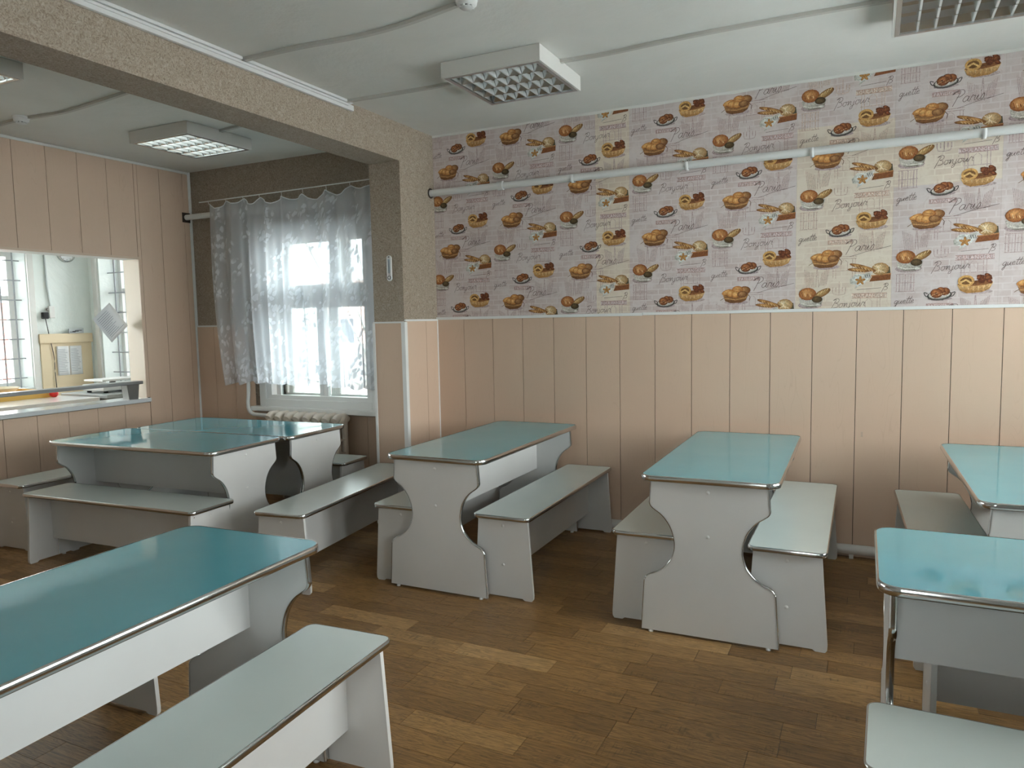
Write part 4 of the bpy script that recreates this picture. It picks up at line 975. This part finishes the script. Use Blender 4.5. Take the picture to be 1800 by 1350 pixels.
# ================================================================== PIPES, CURTAIN, THERMOMETER
hp1 = thing('heating_pipe', 'white heating pipe running along the wallpapered wall', 'pipe', (XP1, YW-0.05, 2.428))
MB().tube([(-0.012, 0, 0), (XR-XP1, 0, 0.0)], 0.0245, 14).build('pipe', M_PIPE, hp1)
MB().tube([(0.57, 0, 0), (0.615, 0, 0)], 0.033, 14).build('coupling', M_PIPE, hp1)
MB().lathe([(0.026, 0.0), (0.038, 0.0), (0.038, 0.004), (0.026, 0.004)], c=(0.001, 0, 0), axis='x', n=16).build('wall_collar', M_DARK, hp1)
for x in (-1.85, -1.075, -0.338, 0.521, 1.35):
    q = MB(); q.sweep([(0.030*math.cos(a), 0.030*math.sin(a)) for a in [R(150+24*i) for i in range(11)]], [(0, -0.010), (0.004, -0.010), (0.004, 0.010), (0, 0.010)], False, lambda u, v, d: (d, u, v)); q.box(-0.010, 0.02, -0.012, 0.010, 0.047, 0.012)
    q.build('pipe_clip', M_PVC, hp1).location = (x-XP1, 0, 0)
hp2 = thing('heating_pipe', 'white heating pipe behind the lace curtain above the window', 'pipe', (XL, YW-0.06, 2.450))
MB().tube([(0.0, 0, 0), (XP0-XL, 0, 0.0)], 0.0245, 14).build('pipe', M_PIPE, hp2)
bevel(MB().box(0.0125, -0.042, -0.045, 0.02, 0.042, 0.042).build('wall_plate', M_DARK, hp2), 0.004)
hp3 = thing('heating_pipe', 'white heating pipe near the floor along the wallpapered wall', 'pipe', (XP1+0.01, YW-0.045, 0.052))
MB().tube([(0.0, 0, 0), (XR-XP1-0.01, 0, 0.0)], 0.030, 14).build('pipe', M_PIPE, hp3)
for x in (0.3, 1.6, 2.9, 4.2): MB().box(x-0.012, -0.02, -0.052, x+0.012, 0.033, -0.028).build('pipe_clip', M_PVC, hp3)
hp4 = thing('riser_pipe', 'white pipe bending from behind the curtain down to the radiator', 'pipe', (-4.905, YW-0.075, 0))
MB().tube(spline([(0.005, 0, 2.42), (0.0, 0, 1.6), (0.0, -0.005, 0.96), (-0.012, -0.008, 0.80), (-0.004, -0.01, 0.735), (0.04, -0.015, 0.700), (0.12, -0.02, 0.692), (0.305, -0.025, 0.690)], 6), 0.0165, 12).build('pipe', M_PIPE, hp4)

# lace curtain on a cord
cu = thing('lace_curtain', 'sheer white lace curtain hanging from a cord over the window', 'curtain', (-5.21, YW-0.135, 0.955))
def curtain():
    n, mrows = 420, 30; Wc = 1.945; vs = []; uvs = []; rng = random.Random(3)
    ph = [rng.uniform(0, 6.28) for _ in range(6)]
    hooks = [0.0, 0.105, 0.21, 0.305, 0.43, 0.545, 0.67, 0.79, 0.905, 1.0]
    for j in range(mrows+1):
        v = j/mrows
        s_ = 0.0; px = py = None
        for i in range(n+1):
            u = i/n
            seg = max(k for k in range(len(hooks)-1) if u >= hooks[k]-1e-9) if u < 1 else len(hooks)-2
            t = (u-hooks[seg])/(hooks[seg+1]-hooks[seg])
            sag = 0.060*math.sin(PI*t)*(0.55+0.45*math.sin(seg*2.1+1)**2)
            ztop = 1.575 - sag + 0.012*math.sin(u*9)
            zbot = 0.010*math.sin(u*78) + 0.012*abs(math.sin(u*60)) + 0.012*math.sin(u*5)
            amp = 0.014 + 0.030*(1-v)**0.8
            y = amp*(math.sin(u*62+ph[0]+0.5*math.sin(u*17)) + 0.45*math.sin(u*131+ph[1]+0.6*v)) + 0.012*math.sin(u*21+ph[2])*(1-v)
            x = u*Wc*(1.0 - 0.0*v) - 0.030*math.sin(PI*(1-v))*(1-u)**3 + 0.045*(1-v)**3*(1-u)**2 + 0.010*math.sin(u*62+ph[3])*(1-v)
            vs.append((x, y, zbot + (ztop-zbot)*v))
            if px is not None: s_ += math.hypot(x-px, y-py)
            px, py = x, y; uvs.append((s_, v*1.57))
    fs = [(j*(n+1)+i, j*(n+1)+i+1, (j+1)*(n+1)+i+1, (j+1)*(n+1)+i) for j in range(mrows) for i in range(n)]
    b = MB().add(vs, fs, True); o = b.build('lace_cloth', M_LACE, cu)
    uv = o.data.uv_layers.new(name='UVMap')
    for lp in o.data.loops: uv.data[lp.index].uv = uvs[lp.vertex_index]
    top = [vs[mrows*(n+1)+i] for i in range(0, n+1, 2)]
    q = MB(); q.tube([(p[0], p[1], p[2]) for p in top], 0.004, 5); q.build('header_tape', mat('curtain tape', srgb(240,242,246), 0.8), cu)
    for h in hooks:
        MB().tube([(h*Wc, 0, 1.57), (h*Wc, -0.004, 1.592+0.02*h), (h*Wc, 0.0, 1.60+0.012*h)], 0.003, 5).build('hook', M_PVC, cu)
curtain()
cr = MB().tube([(-5.33, YW-0.13, 2.552), (-4.4, YW-0.135, 2.558), (XP0+0.02, YW-0.13, 2.572)], 0.005, 8).build('curtain_cord', M_PVC); tag(cr, 'thin pale cord stretched above the lace curtain', 'cord')

th = thing('thermometer', 'small white wall thermometer on the pillar', 'thermometer', (-3.103, YP-0.0005, 1.855))
bevel(MB().prism(rrect(0.021, 0.091, 0.019), -0.012, -0.001, 'y').build('case', M_PVC, th), 0.003)
MB().prism(rrect(0.007, 0.05, 0.004), -0.0135, -0.0122, 'y').build('scale', mat('thermometer scale', srgb(150,166,178), 0.4), th).location = (0, 0, 0.015)
MB().tube([(0, -0.014, -0.05), (0, -0.014, 0.055)], 0.002, 6).build('glass_tube', M_GREY, th); MB().lathe([(0.0, -0.016), (0.006, -0.0145), (0.007, -0.0122)], c=(0, 0, 0.08), n=10, axis='y').build('screw', M_GREY, th)
MB().sweep([(0.010*math.cos(2*PI*i/16), -0.066+0.010*math.sin(2*PI*i/16)) for i in range(16)], [(0, -0.0122), (0.004, -0.0122), (0.004, -0.014), (0, -0.014)], True, lambda x, z, d: (x, d, z)).build('hook_ring', M_BLACK, th)
sw = MB().box(0, 0, 0, 0.012, 0.003, 0.03).build('wall_patch', mat('patch', srgb(190,168,150), 0.5), wall_back); sw.location = (-0.048, YW-0.0142, 0.735)

# ================================================================== OUTSIDE
yd = MB().box(-60, -40, -0.75, 40, 60, -0.62).build('ground_snow', M_SNOW); tag(struct(yd), 'snowy yard around the building')
fe = thing('yard_fence', 'weathered board fence in the yard outside the curtained window', 'fence', (-9.0, 10.2, -0.62))
fb = MB().box(-0.075, -0.012, 0.12, 0.075, 0.012, 1.75).mesh('fence_board', M_FENCE)
for i in range(64): share(fb, 'fence_board', fe, (0.165*i, 0, random.uniform(-0.03, 0.03)))
for z in (0.45, 1.45): MB().box(-0.1, 0.012, z, 10.5, 0.06, z+0.08).build('fence_rail', M_FENCE, fe)
for x in (0, 2.6, 5.2, 7.8, 10.4): MB().box(x-0.05, 0.06, 0, x+0.05, 0.16, 1.7).build('fence_post', M_FENCE, fe)
def tree(loc, h, seed, label):
    q = random.Random(seed); t = thing('bare_tree', label, 'tree', loc)
    MB().tube([(0, 0, 0), (0.05, 0.02, h*0.35), (-0.04, 0, h*0.7), (0.05, 0.03, h)], [0.14, 0.11, 0.07, 0.02], 9).build('trunk', M_BARK, t)
    for i in range(22):
        z = h*q.uniform(0.25, 0.95); a = q.uniform(0, 2*PI); L = q.uniform(0.6, 1.7)*(1.2-z/h)
        p1 = (L*0.5*math.cos(a), L*0.5*math.sin(a), z+L*0.35); p2 = (L*math.cos(a+0.2), L*math.sin(a+0.2), z+L*0.9)
        b = MB().tube([(0, 0, z), p1, p2], [0.035, 0.02, 0.006], 6)
        for k in range(4): f = q.uniform(0.4, 1); aa = a+q.uniform(-1, 1); s0 = tuple(p1[c]*(1-f)+p2[c]*f for c in range(3)); b.tube([s0, (s0[0]+0.4*math.cos(aa), s0[1]+0.4*math.sin(aa), s0[2]+0.35)], [0.01, 0.003], 5)
        b.build('branch', M_BARK, t)
tree((-9.2, 9.0, -0.62), 5.5, 2, 'bare tree in the yard on the hatch side'); tree((-5.6, 9.5, -0.62), 5.0, 5, 'bare tree in the yard right beyond the curtained window')
hs = thing('neighbour_house', 'pale pink neighbouring house with grey roof beyond the yard fence', 'house', (-8.5, 15.5, -0.62))
MB().box(-6, 0, 0, 5, 5, 3.2).build('wall', M_HSE, hs); MB().prism([(-0.5, 3.2), (5.5, 3.2), (2.5, 5.4)], -6.4, 5.4, 'x').build('roof', M_ROOF, hs)
for x in (-4.6, -2.4, -0.2, 2.0):
    f = MB().box(x, -0.03, 1.0, x+1.0, 0.0, 2.3).build('window', M_PAINT, hs); MB().box(x+0.08, -0.04, 1.08, x+0.92, -0.03, 2.22).build('pane', mat('dark house pane', srgb(84,92,100), 0.15), f)
h2 = thing('brick_outbuilding', 'red brick outbuilding seen through the barred kitchen window', 'building', (-17.5, 6.0, -0.62))
MB().box(-3, -4, 0, 0, 6, 2.7).build('wall', mottled('old red brick', srgb(170,104,92), srgb(190,124,110), 6, 0.9), h2); MB().box(-3.3, -4.3, 2.7, 0.3, 6.3, 2.85).build('roof', M_ROOF, h2)
for y in (-2.5, 0.0, 2.6): f = MB().box(0, y, 0.9, 0.03, y+1.1, 2.0).build('window', M_PAINT, h2); MB().box(0.03, y+0.08, 0.98, 0.04, y+1.02, 1.92).build('pane', MATS['dark house pane'], f)
